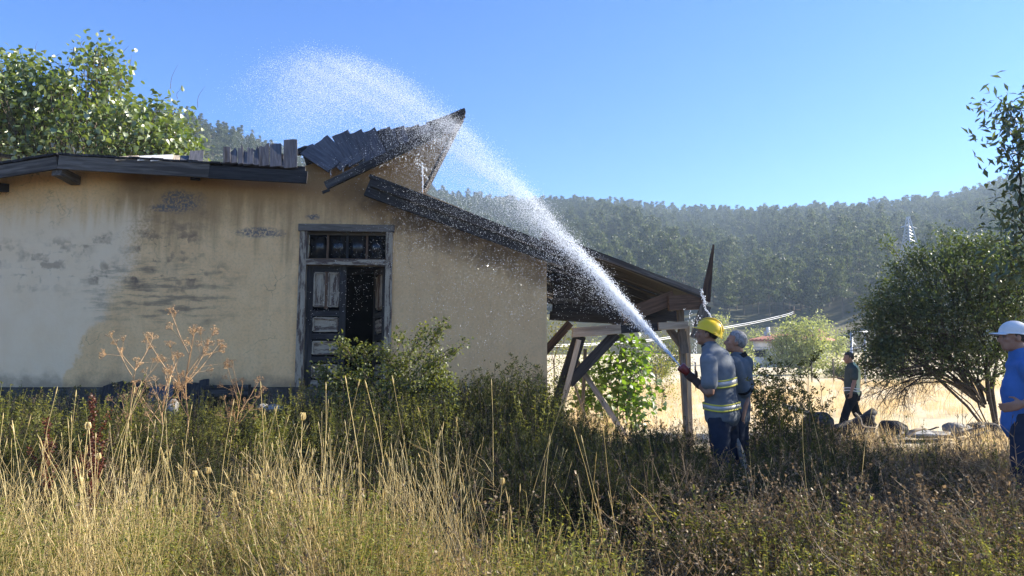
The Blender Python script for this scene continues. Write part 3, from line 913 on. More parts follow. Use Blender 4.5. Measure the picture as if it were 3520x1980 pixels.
# deck: boards across the slope on both sides of the low ridge
def deck(a, b, n, mat, name, lift=.05, w=.16, gap=.004, z_fall=0.0):
    pa, pb = L(*a, OV), L(*b, OV)
    pa.z += lift; pb.z += lift
    Ln = (pb - pa).length
    k = int(Ln / w)
    for i in range(k):
        c = pa + (pb - pa) * ((i + .5) / k)
        q0 = Vector((c.x, OV - .04, c.z)); q1 = Vector((c.x, 6.8, c.z + RNG.uniform(-.01, .01)))
        sl_ = (pb - pa).normalized(); nn = Vector((-sl_.z, 0, sl_.x))
        board(name, q0 + nn * RNG.uniform(0, .012), q1, Ln / k - gap, .028, mat, face=nn)
deck((-620, 674), (198, 543), 1, M['char'], 'roof_board')
deck((203, 543), (760, 574), 1, M['char'], 'roof_board')
# small loose slats on the left roof edge, sunlit white put into the colour of some
for (x0, x1, y0, y1, m) in ((400, 470, 549, 538, 'pale'), (475, 530, 549, 536, 'render_white'), (520, 590, 551, 534, 'render_white'), (588, 615, 552, 536, 'pale'), (618, 646, 555, 536, 'board'), (650, 696, 557, 518, 'board')):
    a = L((x0 + x1) / 2, y0, OV - .02); b = L((x0 + x1) / 2 + 4, y1, OV + .35)
    board('loose_shingle', a, b, (x1 - x0) / 2600 * 11.3, .02, M[m], face=(0, -.6, 1), rag1=.03)
# ragged row of upright broken boards
for (x0, x1, yb, yt) in ((768, 792, 560, 504), (790, 816, 562, 512), (818, 836, 564, 500), (836, 858, 566, 519), (850, 872, 566, 502), (873, 892, 568, 507), (890, 926, 571, 492), (928, 968, 573, 495), (962, 976, 575, 530), (975, 1022, 578, 481)):
    a = L((x0 + x1) / 2, yb, OV - .03); b = L((x0 + x1) / 2, yt, OV + .18)
    board('broken_roof_board', a, b, (x1 - x0 - 1) / 2600 * 11.4, .028, M['board'], face=(0, -1, .3), rag1=.11 if x0 < 920 else .03)
board('roof_batten', L(696, 573, OV + .1), L(1050, 590, OV + .1), .15, .05, M['char'])
# centre: tilted roof boards, barge beam, ridge stump
tops = [(1052, 512), (1104, 482), (1168, 458), (1215, 454), (1262, 449), (1312, 445), (1362, 440), (1412, 436), (1462, 430), (1512, 416), (1556, 402)]
bots = [(1150, 575), (1192, 571), (1228, 562), (1268, 570), (1308, 556), (1346, 540), (1384, 524), (1420, 506), (1456, 490), (1490, 474), (1525, 458)]
for k, (a, b) in enumerate(zip(tops, bots)):
    m = M['board'] if k < 4 else M['char'] if k % 2 else M['board']
    board('slipped_roof_board', L(*b, -.31 + .012 * (k % 2)), L(*a, -.06 + .012 * (k % 2)), .255 if k < 2 else .275, .03, m, face=(-.3, -1, .5), rag0=.02, rag1=.03)
board('barge_beam', L(1118, 640, -.36), L(1520, 448, -.36), .12, .09, M['char'], rag0=.02)
board('nail_strip', L(1108, 662, -.38), L(1134, 652, -.38), .04, .03, M['char'])
board('ridge_board', L(1470, 436, -.1), L(1596, 390, -.1), .13, .06, M['char'], rag1=.03)
board('ridge_stump', L(1578, 412, -.16), L(1592, 382, -.16), .10, .10, M['char'])
board('ridge_cap', L(1500, 420, -.14), L(1598, 380, -.14), .035, .16, M['char'])
board('sunlit_edge_cover', L(1592, 398, .19), L(1458, 660, .19), .42, .035, M['char'], face=(1, 0, .5), rag0=.03)  # added dark board hiding the sunlit face of the broken wall edge
board('wall_tie', L(1045, 545, -.03), L(1072, 537, -.03), .22, .05, M['char'])
board('roof_rubble', L(1028, 522, .1), L(1130, 505, .1), .10, .10, M['char'], rag0=.04, rag1=.04)
board('roof_rubble', L(1020, 526, .3), L(1060, 508, .3), .08, .10, M['old'], rag0=.04, rag1=.04)
# right eave: charred edge board running down to the corner, and rafters behind it
board('eave_beam', L(1264, 642, -.32), L(1945, 898, -.32), .30, .10, M['char'], w1=.21, rag0=.0)
board('eave_cap', L(1272, 607, -.30), L(1950, 870, -.30), .05, .18, M['char'])
for k in range(7):
    u = .12 + k * .13
    a = L(1264 + 680 * u, 640 + 256 * u, -.26)
    board('rafter_tail', a, (a.x, .35, a.z + .02), .11, .09, M['char'], face=(0, 0, 1))
board('soffit_board', L(1275, 650, -.30), L(1945, 900, -.30), .28, .02, M['char'], face=(.38, -.2, -1))

# ------------------------------------------------------------------ the side porch
porch = empty('porch', (0, 0, 0)); porch.parent = house
PD = 0.55
def P_(px, py, d=PD): return L(px, py, d)
def pb(name, a, b, w, th, mat, d=PD, d1=None, **k): return board(name, P_(*a, d), P_(*b, d if d1 is None else d1), w, th, mat, porch, **k)
ra, rb_ = P_(1870, 795), P_(2412, 1006)
slope = (rb_ - ra)
nbd = 15
for i in range(nbd):                                            # roof boards, wall to eave, side by side in depth
    d = PD + .17 + i * .33
    fall = -0.03 * i
    a = Vector((ra.x, d, ra.z + fall)); b = Vector((rb_.x + RNG.uniform(-.05, .08), d, rb_.z + fall * .35))
    board('porch_roof_board', a, b, .325, .028, M['char'], porch, face=(.35, 0, 1), warp=.006)
pb('porch_rafter', (1880, 812), (2415, 1018), .10, .07, M['char'], d=PD - .02)
pb('porch_verge_board', (2060, 880), (2412, 1008), .085, .03, M['old'], d=PD - .07)
for i in range(1, 5):
    d = PD + i * 1.15
    a = Vector((ra.x, d, ra.z - .10 * i - .12)); b = Vector((rb_.x - .15, d, rb_.z - .05 * i - .12))
    board('porch_rafter', a, b, .12, .08, M['char'], porch)
pb('porch_tie_beam', (2140, 1090), (2318, 1022), .24, .06, M['brown'], d=PD + .1, rag0=.03)
pb('porch_beam_end', (2298, 1042), (2422, 1036), .26, .10, M['brown'], d=PD + .02, rag1=.03)
pb('porch_shade_fill', (1900, 1030), (2330, 1062), .50, .05, M['char'], d=PD + 1.8)  # added black boards, here and below, standing in for shade under the porch
pb('porch_shade_fill', (1895, 960), (2250, 1000), .55, .05, M['char'], d=PD + 2.4)
pb('porch_shade_fill', (1890, 1085), (2290, 1110), .16, .06, M['char'], d=PD + 1.7)
pb('red_brace', (1868, 1215), (1960, 1110), .14, .05, M['brown'], d=PD + 1.2)
# spike and hanging board at the eave
pb('splintered_board', (2424, 1036), (2453, 838), .17, .035, M['brown'], d=PD - .05, w1=.02, rag1=.03)
pb('hanging_board', (2426, 1050), (2388, 1162), .18, .05, M['old'], d=PD - .08, w1=.15, rag1=.03)
# posts, braces and the pale horizontal beams
g0 = float(gz(2.0, 13)) - .3
def post(name, a, b, w, th, mat, d, **k): return pb(name, a, b, w, th, mat, d=d, **k)
post('porch_post', (2338, 1062), (2362, 1570), .105, .09, M['old'], PD + .3, w1=.06)
post('porch_post', (2362, 1120), (2376, 1560), .07, .06, M['pale'], PD + .6)
post('porch_brace', (2300, 1130), (2352, 1200), .12, .07, M['old'], PD + .25)
post('porch_brace', (2342, 1140), (2352, 1215), .15, .07, M['old'], PD + .22)
post('cross_beam', (1966, 1144), (2132, 1131), .155, .10, M['pale'], PD - .02, rag0=.015)
post('cross_beam', (2128, 1133), (2270, 1124), .13, .09, M['char'], PD + .03)
post('cross_beam', (2262, 1122), (2362, 1117), .12, .11, M['pale'], PD - .02, rag1=.03)
post('leaning_post', (1880, 1508), (1992, 1155), .20, .14, M['char'], PD + .15)
post('leaning_post', (1900, 1520), (1990, 1168), .08, .06, M['pale'], PD - .02)
post('leaning_brace', (1955, 1318), (2118, 1146), .17, .09, M['char'], PD + .1)
post('prop', (2000, 1460), (2012, 1200), .06, .05, M['old'], PD + 1.6)
post('prop', (1965, 1290), (2040, 1520), .04, .04, M['pale'], PD + .5)
# ------------------------------------------------------------------ people
def V3(*a): return np.array(a, float)
def unit(v): v = np.asarray(v, float); return v / (np.linalg.norm(v) + 1e-12)

def solid(name, mb, voxel, mat, parent=None, smooth=6, wrinkle=0.0, wscale=9.0, stretch=(1, 1, 1)):
    """one continuous skin round all pieces of mb (voxel remesh), smoothed, with cloth folds if asked"""
    tmp = mobj('tmp', mb.mesh('tmp'))
    r = tmp.modifiers.new('r', 'REMESH'); r.mode = 'VOXEL'; r.voxel_size = voxel
    s = tmp.modifiers.new('s', 'SMOOTH'); s.factor = 0.5; s.iterations = smooth
    dg = bpy.context.evaluated_depsgraph_get(); dg.update()
    me = bpy.data.meshes.new_from_object(tmp.evaluated_get(dg))
    me.name = name
    bpy.data.objects.remove(tmp)
    n = len(me.vertices)
    if wrinkle:
        co = np.empty(n * 3); me.vertices.foreach_get('co', co); co = co.reshape(-1, 3)
        nn = np.empty(n * 3); me.vertices.foreach_get('normal', nn); nn = nn.reshape(-1, 3)
        w = np.array([mnoise.noise(Vector((p[0] * stretch[0], p[1] * stretch[1], p[2] * stretch[2])) * wscale) + .5 * mnoise.noise(Vector((p[0], p[1], p[2] * 1.4)) * wscale * 2.3) for p in co])
        co += nn * (w * wrinkle)[:, None]
        me.vertices.foreach_set('co', co.ravel())
    me.polygons.foreach_set('use_smooth', np.ones(len(me.polygons), bool))
    me.materials.clear()
    me.update()
    return mobj(name, me, mat, parent)

def limb(mb, pts, rad, n=14, ref=None, sub=4):
    P = catmull(pts, sub)
    rad = np.asarray(rad, float)
    if rad.ndim == 1: rad = np.stack([rad, rad], 1)
    x = np.linspace(0, 1, len(rad)); xx = np.linspace(0, 1, len(P))
    RR = np.stack([np.interp(xx, x, rad[:, 0]), np.interp(xx, x, rad[:, 1])], 1)
    tube(mb, P, RR, n, ref, round_caps=True)

def head_axes(f, tilt_up=0.0):
    f = unit(V3(f[0], f[1], 0)); l = unit(np.cross(V3(0, 0, 1), f))
    c, s = math.cos(tilt_up), math.sin(tilt_up)
    return np.array([f * c + V3(0, 0, s), l, V3(0, 0, c) - f * s])

def head(mb, c, ax, k=1.0):
    def e(o, r): ellipsoid(mb, c + V3(*o) * k @ ax, ax, V3(*r) * k, 18, 12)
    e((-.008, 0, .030), (.098, .076, .094))
    e((.022, 0, -.035), (.070, .060, .078))
    e((.052, 0, -.082), (.036, .038, .028))
    e((.012, 0, -.070), (.060, .052, .040))
    e((.076, 0, .028), (.020, .050, .012))
    e((.082, 0, -.050), (.014, .024, .007)); e((.079, 0, -.064), (.014, .022, .008))
    for s in (-1, 1):
        e((.058, .042 * s, -.018), (.026, .022, .020))
        e((-.010, .077 * s, -.008), (.020, .010, .033))
    tube(mb, np.array([c + V3(.088, 0, .018) * k @ ax, c + V3(.106, 0, -.012) * k @ ax, c + V3(.112, 0, -.028) * k @ ax, c + V3(.088, 0, -.036) * k @ ax]), np.array([.008, .012, .015, .010]) * k, 10, round_caps=True)

def hand(mb, w, d, palm_n, curl=0.6, k=1.0, side=1, spread=.12):
    """w wrist, d direction of the fingers, palm_n normal out of the palm, side: thumb side sign"""
    d = unit(d); pn = unit(palm_n - d * np.dot(palm_n, d)); s = unit(np.cross(pn, d)) * side
    limb(mb, [w, w + d * .045 * k, w + d * .085 * k], np.array([(.026, .018), (.040, .016), (.040, .014)]) * k, 12, s, 3)
    for i, (off, ln) in enumerate(((.030, .075), (.010, .083), (-.010, .078), (-.030, .060))):
        p = w + (d * .085 + s * off) * k
        dd = unit(d + s * off * spread * 10)
        c1, c2 = curl * .6, curl * 1.5
        a = p + dd * ln * .42 * k * 1.0
        d1 = unit(dd * math.cos(c1) + pn * math.sin(c1)); a = p + d1 * ln * .45 * k
        d2 = unit(dd * math.cos(c2) + pn * math.sin(c2)); b = a + d2 * ln * .55 * k
        tube(mb, catmull([p, a, b], 3), np.linspace(.0095, .0075, 7) * k, 8, round_caps=True)
    t0 = w + (d * .025 + s * .030) * k
    t1 = t0 + unit(d * .6 + s * .8 + pn * .3) * .038 * k
    t2 = t1 + unit(d * .9 + s * .2 + pn * .6) * .032 * k
    tube(mb, catmull([t0, t1, t2], 3), np.linspace(.012, .0085, 7) * k, 8, round_caps=True)

def interp(a, b, t): return np.asarray(a) + (np.asarray(b) - np.asarray(a)) * t

def torso(mb, J, lat, g=0.0, lo=0.0, belly=0.0, hem=None):
    """pelvis -> neck; g = growth for clothes; lo < 0 extends below the pelvis"""
    pel, ch, nk = J['pelvis'], J['chest'], J['neck']
    up = unit(ch - pel)
    fw = unit(np.cross(lat, up))
    pts = [pel + up * (lo if hem is None else hem), pel + up * .06, interp(pel, ch, .5) + fw * belly * .5, interp(pel, ch, .95), interp(ch, nk, .55), interp(ch, nk, .85)]
    rad = [(.165 + g * 1.1, .120 + g * 1.2), (.163 + g, .118 + g), (.150 + g, .112 + g + belly * .6), (.172 + g, .122 + g), (.178 + g * .8, .098 + g), (.10 + g * .4, .075 + g * .4)]
    limb(mb, pts, rad, 22, lat, 5)

def arm(mb, sh, el, wr, g=0.0, frac=1.0, k=1.0):
    if frac >= 1:
        limb(mb, [sh, interp(sh, el, .5), el, interp(el, wr, .35), wr], np.array([.062, .050, .041, .042, .028]) * k + g, 14)
    else:
        e = interp(sh, el, frac)
        limb(mb, [sh + (sh - e) * .05, interp(sh, e, .5), e], np.array([.064, .058, .062]) * k + g, 14)

def leg(mb, hp, kn, an, g=0.0, k=1.0):
    limb(mb, [hp, interp(hp, kn, .5), kn, interp(kn, an, .35), an], np.array([.092, .080, .060, .058, .042]) * k + np.array([g, g, g, g * 1.1, g * 1.6]), 14)

def shoe(name, an, fwd, parent, mat, k=1.0):
    mb = MB(); f = unit(V3(fwd[0], fwd[1], 0)); l = unit(np.cross(V3(0, 0, 1), f))
    b = V3(an[0], an[1], an[2])
    limb(mb, [b - f * .05 + V3(0, 0, -.045), b + f * .04 + V3(0, 0, -.04), b + f * .12 + V3(0, 0, -.055), b + f * .19 + V3(0, 0, -.065)], np.array([(.038, .042), (.044, .05), (.048, .035), (.040, .024)]) * k, 14, l, 4)
    limb(mb, [b + V3(0, 0, .05), b + V3(0, 0, -.04)], [.05, .045], 12)
    return solid(name, mb, .012, mat, parent, 4)

def person(name, base, J, lat, hf, tilt, skin, label, voxel=.009):
    """J in metres relative to base (x right, y away from the viewer of the photograph, z up)"""
    root = empty(name, base, 0, label, 'person')
    mb = MB()
    torso(mb, J, lat, -.012)
    limb(mb, [interp(J['chest'], J['neck'], .7), J['neck'] + V3(0, 0, .02), J['head'] + V3(0, 0, -.06) - unit(V3(hf[0], hf[1], 0)) * .015], np.array([.075, .060, .056]), 14)
    ax = head_axes(hf, tilt)
    head(mb, J['head'], ax)
    for s in 'lr':
        arm(mb, J['sh_' + s], J['el_' + s], J['wr_' + s])
        h = J.get('hand_' + s)
        if h: hand(mb, J['wr_' + s], *h)
        leg(mb, J['hp_' + s], J['kn_' + s], J['an_' + s])
    body = solid('body', mb, voxel, skin, root, 4)
    for s in (-1, 1):
        eb = MB(); ellipsoid(eb, J['head'] + V3(.080, .031 * s, .006) @ ax, ax, (.012, .014, .008), 10, 8)
        mobj('eye', eb.mesh('eye', True), M['eye'], root)
    return root, ax

def hair(root, J, ax, mat, thick=.008, low=-.02, back=.02, seed=1):
    mb = MB()
    c = J['head'] + V3(-.008, 0, .030) @ ax
    rng = np.random.default_rng(seed)
    vs_, keep = [], []
    nu, nv = 40, 26
    for i in range(nv + 1):
        ph = math.pi * i / nv
        for j in range(nu):
            th = 2 * math.pi * j / nu
            l = V3(math.sin(ph) * math.cos(th), math.sin(ph) * math.sin(th), math.cos(ph))
            r = V3(.098 + thick, .076 + thick, .094 + thick) * (1 + .03 * math.sin(j * 2.9 + i * 1.7) * math.sin(i * 2.1))
            p = l * r
            # hairline: high in front, low behind
            lim = .050 + (.012 if abs(l[1]) < .4 else 0) if l[0] > .25 else low - .05 * max(0, -l[0])
            inset = 1.0 if p[2] > lim else max(.80, 1 - (lim - p[2]) * 9)
            vs_.append(c + (p * inset) @ ax)
    f = []
    for i in range(nv):
        for j in range(nu):
            f.append([i * nu + j, (i + 1) * nu + j, (i + 1) * nu + (j + 1) % nu, i * nu + (j + 1) % nu])
    mb.add(np.array(vs_), np.array(f))
    return mobj('hair', mb.mesh('hair', True), mat, root)

def dome(name, c, ax, ra, rb, rc, mat, root, brim=None, front_brim=.06, rim_drop=(0, 0), thick=.004, peak_w=1.0):
    """hard hat / cap: ax rows front, left, up; ra front-back, rb side, rc up; brim flares at the front"""
    mb = MB(); nu, nv = 40, 12
    vs_ = []
    def ringpt(th, ph):
        l = V3(math.sin(ph) * math.cos(th) * ra, math.sin(ph) * math.sin(th) * rb, math.cos(ph) * rc)
        return l
    rings = []
    for i in range(nv + 1):
        ph = math.pi / 2 * i / nv
        rings.append([ringpt(2 * math.pi * j / nu, ph) for j in range(nu)])
    # rim
    def rim(j, out, drop):
        th = 2 * math.pi * j / nu
        fr = max(0.0, math.cos(th)) ** peak_w; bk = max(0.0, -math.cos(th))
        o = ringpt(th, math.pi / 2)
        o = o * (1 + out * .012 / ra) + V3(math.cos(th) * fr * front_brim * out, 0, 0) + V3(0, 0, -drop * .012 - fr * rim_drop[0] * out - bk * rim_drop[1] * min(1, out + .3))
        return o
    rings.append([rim(j, .35, .6) for j in range(nu)])
    rings.append([rim(j, 1.0, 1.0) for j in range(nu)])
    rings.append([rim(j, 1.0, 1.0) + V3(0, 0, -thick) for j in range(nu)])
    rings.append([rim(j, .3, .9) * .965 + V3(0, 0, -thick) for j in range(nu)])
    rings.append([rim(j, 0, .3) * .93 for j in range(nu)])
    n = len(rings)
    V = np.array(rings).reshape(-1, 3) @ ax + c
    i = np.arange(n - 1)[:, None] * nu; j = np.arange(nu)[None]; j2 = (j + 1) % nu
    mb.add(V, np.stack([i + j, i + nu + j, i + nu + j2, i + j2], -1).reshape(-1, 4))
    return mobj(name, mb.mesh(name, True), mat, root)

def ring_band(name, c, lat, up, rx, ry, h, mat, parent, tilt=0.0, n=48, th=.006, wob=.004, seed=0):
    """cloth band round the torso"""
    mb = MB(); lat = unit(lat); up = unit(up); fw = np.cross(lat, up)
    V = []
    for i in range(n):
        a = 2 * math.pi * i / n
        q = 1 + wob * math.sin(5 * a + seed) + wob * math.sin(9 * a)
        o = lat * math.cos(a) * q + fw * math.sin(a) * q
        p = c + lat * math.cos(a) * rx * q + fw * math.sin(a) * ry * q + up * (tilt * math.cos(a + .6) + .006 * math.sin(3 * a + seed))
        for (dr, dz) in ((0, -h / 2), (th, -h / 2), (th, h / 2), (0, h / 2)):
            V.append(p + unit(o) * dr + up * dz)
    f = []
    for i in range(n):
        for k in range(4):
            f.append([i * 4 + k, ((i + 1) % n) * 4 + k, ((i + 1) % n) * 4 + (k + 1) % 4, i * 4 + (k + 1) % 4])
    mb.add(np.array(V), np.array(f))
    return mobj(name, mb.mesh(name, True), mat, parent)

def rel(px, py, Y, base):
    p = at(px, py, Y); return np.array(p - Vector(base))

# ---- firefighter with the hose: seen from behind his left side
def firefighter():
    Y = 7.4
    b = gp(2470, Y); 
    def q(px, py, dy=0.0): return rel(px, py, Y + dy, b)
    lat = unit(V3(-.62, -.78, 0))              # towards his left
    J = dict(pelvis=q(2483, 1420), chest=q(2468, 1262, -.02), neck=q(2440, 1190, .02), head=q(2431, 1150, .03))
    J['sh_l'] = J['chest'] + lat * .185 + V3(-.01, 0, .035); J['sh_r'] = J['chest'] - lat * .185 + V3(0, 0, .035)
    J['el_l'] = q(2440, 1352, -.22); J['wr_l'] = q(2393, 1312, -.06)
    J['el_r'] = q(2475, 1340, .28); J['wr_r'] = q(2412, 1330, .20)
    J['hp_l'] = J['pelvis'] + lat * .09 - V3(0, 0, .04); J['hp_r'] = J['pelvis'] - lat * .09 - V3(0, 0, .04)
    J['kn_l'] = q(2478, 1580, -.10); J['an_l'] = V3(J['kn_l'][0] + .02, -.06, .09)
    J['kn_r'] = q(2510, 1575, .12); J['an_r'] = V3(J['kn_r'][0] + .12, .18, .09)
    aim = unit(q(2340, 1262, -.05) - q(2405, 1318, -.04))
    J['hand_l'] = (aim, V3(.3, .8, .3), 1.15, 1.0, 1); J['hand_r'] = (aim, V3(.2, -.7, .4), 1.15, 1.0, -1)
    root, ax = person('person', b, J, lat, (-.93, .36), .16, M['skin_dark'],
                      'man in yellow hard hat and grey striped vest aiming a water hose')
    # trousers, boots
    mb = MB()
    torso(mb, dict(pelvis=J['pelvis'], chest=J['pelvis'] + V3(0, 0, .06), neck=J['pelvis'] + V3(0, 0, .09)), lat, .004, -.08)
    for s in 'lr': leg(mb, J['hp_' + s], J['kn_' + s], J['an_' + s], .022)
    solid('trousers', mb, .013, M['navy'], root, 6, .008, 9)
    for s in 'lr': shoe('boot', J['an_' + s], (-.9, .4), root, M['leather'])
    # tee sleeves under the vest
    mb = MB()
    for s in 'lr': arm(mb, J['sh_' + s], J['el_' + s], J['wr_' + s], .020, .66)
    torso(mb, J, lat, .006)
    limb(mb, [J['neck'] - V3(0, 0, .05), J['neck'] + V3(0, 0, .0)], [.085, .070], 16)
    solid('tee_shirt', mb, .011, M['tee_grey'], root, 5, .006, 10)
    # vest
    mb = MB()
    torso(mb, J, lat, .030, hem=.005, belly=.01)
    for s, sg in (('l', 1), ('r', -1)):
        limb(mb, [J['chest'] + lat * .10 * sg + V3(0, 0, .05), J['sh_' + s] + V3(0, 0, .01)], [.085, .078], 14)
    limb(mb, [J['pelvis'] + V3(0, 0, -.005), J['pelvis'] + V3(0, 0, .10)], [(.212, .165), (.198, .152)], 22, lat)
    vest = solid('vest', mb, .012, M['vest'], root, 6, .010, 6.0, (1, 1, .55))
    up = unit(J['chest'] - J['pelvis'])
    for (t_, rx, ry, tilt, h) in ((.70, .203, .156, -.030, .050), (.17, .214, .166, -.022, .042)):
        c = interp(J['pelvis'], J['chest'], t_)
        ring_band('reflective_band', c, lat, up, rx, ry, h, M['band_grey'], vest, tilt)
        ring_band('band_edge', c + up * (h / 2 + .006), lat, up, rx + .001, ry + .001, .014, M['band_yellow'], vest, tilt)
        ring_band('band_edge', c - up * (h / 2 + .006), lat, up, rx + .001, ry + .001, .014, M['band_yellow'], vest, tilt)
    # collar
    cb = MB(); 
    ring_band('collar', J['neck'] + V3(-.005, 0, -.005), lat, unit(V3(-.25, .1, 1)), .074, .070, .045, M['black_cloth'], root)
    # short hair under the helmet
    hair(root, J, ax, M['hair_dark'], .006, -.03)
    # helmet
    hx = head_axes((-.93, .36), .30)
    hc = J['head'] + V3(-.012, 0, .048) @ hx
    h = dome('helmet', hc, hx, .128, .108, .118, M['helmet'], root, front_brim=.035, rim_drop=(.002, .035), peak_w=1.6)
    # ridge over the crown and clip
    mb = MB()
    tube(mb, np.array([hc + (V3(math.sin(a) * .129, .045, math.cos(a) * .112)) @ hx for a in np.linspace(-1.45, 1.0, 16)]), .0035, 6)
    tube(mb, np.array([hc + (V3(math.sin(a) * .129, -.045, math.cos(a) * .112)) @ hx for a in np.linspace(-1.45, 1.0, 16)]), .0035, 6)
    mobj('helmet_rib', mb.mesh('helmet_rib', True), M['helmet_dark'], h)
    mb = MB(); tube(mb, np.array([hc + (V3(math.sin(a) * .130, 0, math.cos(a) * .121)) @ hx for a in np.linspace(-1.3, 1.2, 16)]), np.array([(.020, .006)] * 16), 10, ref=hx[1], round_caps=True)
    mobj('helmet_crest', mb.mesh('helmet_crest', True), M['helmet'], h)
    mb = MB(); p = hc + V3(-.06, .104, -.018) @ hx; ellipsoid(mb, p, hx, (.022, .006, .007)); mobj('helmet_slot', mb.mesh('helmet_slot', True), M['helmet'], h)
    # glove on the near hand
    mb = MB()
    hand(mb, J['wr_l'], aim, V3(.3, .8, .3), 1.15, 1.13, 1); limb(mb, [interp(J['el_l'], J['wr_l'], .72), J['wr_l']], [.045, .040], 12)
    solid('glove', mb, .007, M['glove'], root, 3)
    # nozzle and hose, one thing of its own
    tip = q(2339, 1259, -.055); back = q(2408, 1322, -.035)
    nz = empty('fire_hose', b, 0, 'canvas fire hose with red and dark green nozzle throwing the water', 'hose')
    d = unit(back - tip)
    mb = MB(); tube(mb, np.array([tip, tip + d * .015, tip + d * .07, tip + d * .10]), [.044, .048, .040, .034], 20, caps=True)
    mobj('nozzle_tip', mb.mesh('nozzle_tip', True), M['red_metal'], nz)
    mb = MB()
    P = [tip + d * s for s in (.10, .135, .14, .155, .16, .20, .205, .22, .225, .30)]
    tube(mb, np.array(P), [.033, .033, .038, .038, .032, .031, .036, .036, .030, .028], 20, caps=True)
    mobj('barrel', mb.mesh('barrel', True), M['dark_metal'], nz)
    hp = catmull([tip + d * .30, tip + d * .45 + V3(.02, .02, -.05), V3(.18, .06, .62), V3(.28, .02, .30), V3(.52, -.02, .06), V3(1.2, .4, .04), V3(2.4, .3, .04)], 8)
    mb = MB(); tube(mb, hp, .031, 14, caps=True)
    mobj('hose', mb.mesh('hose', True), M['hose'], nz)
    return tip + np.array(b), -d
NOZZLE, JETDIR = firefighter()

def grey_man():
    Y = 7.95
    b = gp(2530, Y)
    def q(px, py, dy=0.0): return rel(px, py, Y + dy, b)
    lat = unit(V3(-.45, -.89, 0))
    J = dict(pelvis=q(2530, 1410), chest=q(2536, 1268), neck=q(2536, 1222), head=q(2529, 1178, -.02))
    J['sh_l'] = J['chest'] + lat * .18 + V3(0, 0, .03); J['sh_r'] = J['chest'] - lat * .18 + V3(0, 0, .03)
    J['el_l'] = q(2562, 1370, -.10); J['wr_l'] = q(2550, 1440, -.16)
    J['el_r'] = q(2562, 1362, .12); J['wr_r'] = q(2556, 1440, .05)
    J['sh_r'] = q(2562, 1252, .02)
    J['hp_l'] = J['pelvis'] + lat * .09 - V3(0, 0, .04); J['hp_r'] = J['pelvis'] - lat * .09 - V3(0, 0, .04)
    J['kn_l'] = q(2528, 1545, -.1); J['an_l'] = V3(J['kn_l'][0] + .02, -.08, .09)
    J['kn_r'] = q(2548, 1545, .1); J['an_r'] = V3(J['kn_r'][0] + .03, .12, .09)
    dn = V3(-.1, 0, -1)
    J['hand_l'] = (dn, V3(-.3, 1, 0), .5, 1, 1); J['hand_r'] = (dn, V3(-.8, -.3, 0), .5, 1, 1)
    root, ax = person('person', b, J, lat, (-.96, .28), .22, M['skin'],
                      'grey-haired man in a dark polo shirt standing close behind the hard hat wearer')
    mb = MB()
    torso(mb, dict(pelvis=J['pelvis'], chest=J['pelvis'] + V3(0, 0, .06), neck=J['pelvis'] + V3(0, 0, .09)), lat, .004, -.08)
    for s in 'lr': leg(mb, J['hp_' + s], J['kn_' + s], J['an_' + s], .022)
    solid('trousers', mb, .013, M['navy'], root, 6, .008, 9)
    for s in 'lr': shoe('shoe', J['an_' + s], (-1, .3), root, M['leather'])
    mb = MB()
    torso(mb, J, lat, .022, hem=-.06, belly=.05)
    for s in 'lr': arm(mb, J['sh_' + s], J['el_' + s], J['wr_' + s], .022, .78)
    solid('polo_shirt', mb, .012, M['polo'], root, 6, .008, 8)
    up = V3(.2, 0, 1)
    ring_band('collar', J['neck'] + V3(.012, 0, -.02), lat, unit(V3(-.45, .1, 1)), .092, .085, .05, M['black_cloth'], root)
    for s in 'lr':
        e = interp(J['sh_' + s], J['el_' + s], .78); d = unit(J['el_' + s] - J['sh_' + s])
        ring_band('sleeve_cuff', e, unit(np.cross(d, V3(0, 1, .1))), d, .084, .084, .025, M['black_cloth'], root, n=24)
    hair(root, J, ax, M['hair_grey'], .008, -.045)
grey_man()

